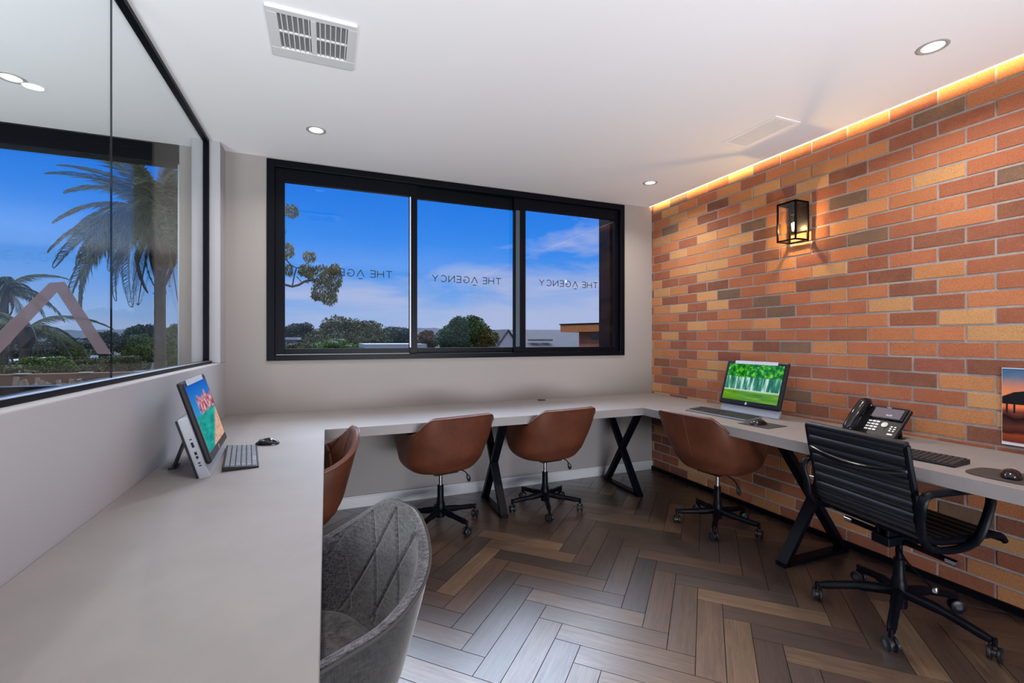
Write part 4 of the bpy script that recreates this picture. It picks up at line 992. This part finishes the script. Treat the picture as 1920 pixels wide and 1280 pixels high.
# near metal roof, lower left
nr = thing('metal_roof', 'grey corrugated metal roof in the lower left corner outside', 'roof', (0, 0, 0))
rp = MB(); P = []
for i in range(120): x = -9.5 + i * .045; P.append([(x, 9.3, .20 + .012 * math.sin(i * 1.6)), (x, 11.2, .36 + .012 * math.sin(i * 1.6))])
rp.grid(P); ro = rp.build('roof_sheet', pbr('roof_steel', lin(84, 92, 98), .5, .2), nr, smooth=True); sd = ro.modifiers.new('s', 'SOLIDIFY'); sd.thickness = .02
MB().box((-9.5, 9.22, .08), (-4.2, 9.3, .22)).build('gutter', pbr('gutter_steel', lin(150, 158, 162), .4, .3), nr)

# houses on the right
def house_grey():
    o = thing('house', 'grey tiled hip roof house with small white gable beyond the right panes', 'house', (0, 0, 0)); t = pbr('roof_tiles', lin(66, 66, 72), .85, var=.15, vscale=1.5, stretch=(1, 1, 6)); wht = pbr('render_white', lin(160, 162, 170), .8)
    a, b, c, d = Wp(915, 650, 40), Wp(1120, 650, 40), Wp(1072, 621, 48), Wp(985, 621, 48)
    e, g = Wp(915, 650, 60), Wp(1120, 650, 60); e.x, g.x = a.x, b.x; z0 = a.z - .1
    a.z = b.z = e.z = g.z = z0; c.z = d.z = z0 + 1.9
    MB().add([a, b, c, d, e, g], [(0, 1, 2, 3), (3, 2, 5, 4), (0, 3, 4), (1, 5, 2)]).build('roof', t, o)
    MB().box((a.x + .4, a.y + .4, GZ), (b.x - .4, 59, z0)).build('wall', wht, o)
    p = Wp(952, 627, 36); q = MB(); q.prism([(-.95, -1.3), (.95, -1.3), (.95, -.9), (0, .35), (-.95, -.9)], 3.5, Matrix(((1, 0, 0, p.x), (0, 0, 1, p.y), (0, 1, 0, p.z), (0, 0, 0, 1)))); q.build('gable', wht, o)
    q = MB(); q.bar((p.x - 1.05, p.y + 1.5, p.z - 1.0), (p.x, p.y + 1.5, p.z + .42), 3.4, .08, up=(0, 0, 1)); q.bar((p.x, p.y + 1.5, p.z + .42), (p.x + 1.05, p.y + 1.5, p.z - 1.0), 3.4, .08, up=(0, 0, 1)); q.build('gable_roof', t, o)
    MB().box((p.x - 4.5, p.y - .2, GZ), (p.x - 1.0, p.y + 3, p.z - .85)).build('side_wing', wht, o)
    s = Wp(1018, 641, 41); 
    for k in range(2): MB().box((s.x - 1.2 + k * 1.3, s.y + .2, s.z + .1), (s.x - .1 + k * 1.3, s.y + 1.0, s.z + .28)).build('skylight', pbr('skylight_glass', lin(90, 94, 104), .3), o)
house_grey()
def house_timber():
    o = thing('house', 'flat-roofed orange timber building at the right of the triple window', 'house', (0, 0, 0)); tm = pbr('orange_timber', lin(226, 140, 66), .6, var_col=lin(190, 108, 50), vscale=3, stretch=(1, 1, 14)); tm2 = pbr('brown_timber', lin(190, 108, 64), .6, var=.3, vscale=2, stretch=(8, 8, 1))
    A, Bv = Vector((12.8, 24.0, 0)), Vector((14.3, 19.9, 0)); u = (Bv - A).normalized(); w_ = Vector((-u.y, u.x, 0)); zt = Wp(1051, 609, 24).z
    A = A; M = Matrix(((u.x, w_.x, 0, A.x), (u.y, w_.y, 0, A.y), (0, 0, 1, 0), (0, 0, 0, 1)))
    MB().box((0, 0, zt - .42), (9, 6, zt), M).build('fascia', tm, o); MB().box((-.05, -.05, zt), (9.1, 6.1, zt + .06), M).build('roof_capping', M_black, o)
    w = MB().box((1.0, .5, GZ), (9, 6, zt - .42), M).build('wall', tm2, o)
    for dx, ww in ((1.9, .6), (3.1, .6), (4.2, .9)): MB().box((dx, .46, zt - .85), (dx + ww, .5, zt - .47), M).build('window', M_blackg, w)
    MB().box((2.7, .4, GZ), (2.8, .5, zt - .42), M).build('post', M_black, o)
house_timber()
def small_house(name, label, px0, px1, top, bot, Y, mat, cat='house', dep=6):
    a, b = Wp(px0, top, Y), Wp(px1, top, Y); o = thing(name, label, cat, (a.x, Y, GZ)); w = b.x - a.x; h = a.z - GZ; e = (top - bot)
    MB().box((0, 0, 0), (w, dep, h - .25)).build('wall', pbr('pale_render', lin(150, 158, 170), .8), o)
    MB().box((-.3, -.3, h - .25), (w + .3, dep + .3, h)).build('roof', mat, o)
    for k in range(3): MB().box((w * (.15 + .28 * k), -.03, h - 1.2), (w * (.3 + .28 * k), 0, h - .5)).build('window', M_blackg, o)
wr = pbr('white_roof', lin(150, 154, 162), .6)
small_house('flat_roof_building', 'long low white-edged flat roof left of the first mullion', 694, 790, 645, 655, 30, wr, 'building')
small_house('house', 'white house at the left jamb of the triple window', 528, 552, 632, 655, 48, wr)
small_house('house', 'white roofed house peeping between trees in the left pane', 596, 612, 622, 640, 66, wr)
small_house('house', 'small white house behind the garden right of the glass joint', 240, 300, 690, 700, 31, wr, dep=3)
small_house('house', 'pale low house behind bushes at the far left', -10, 40, 676, 690, 26, wr)
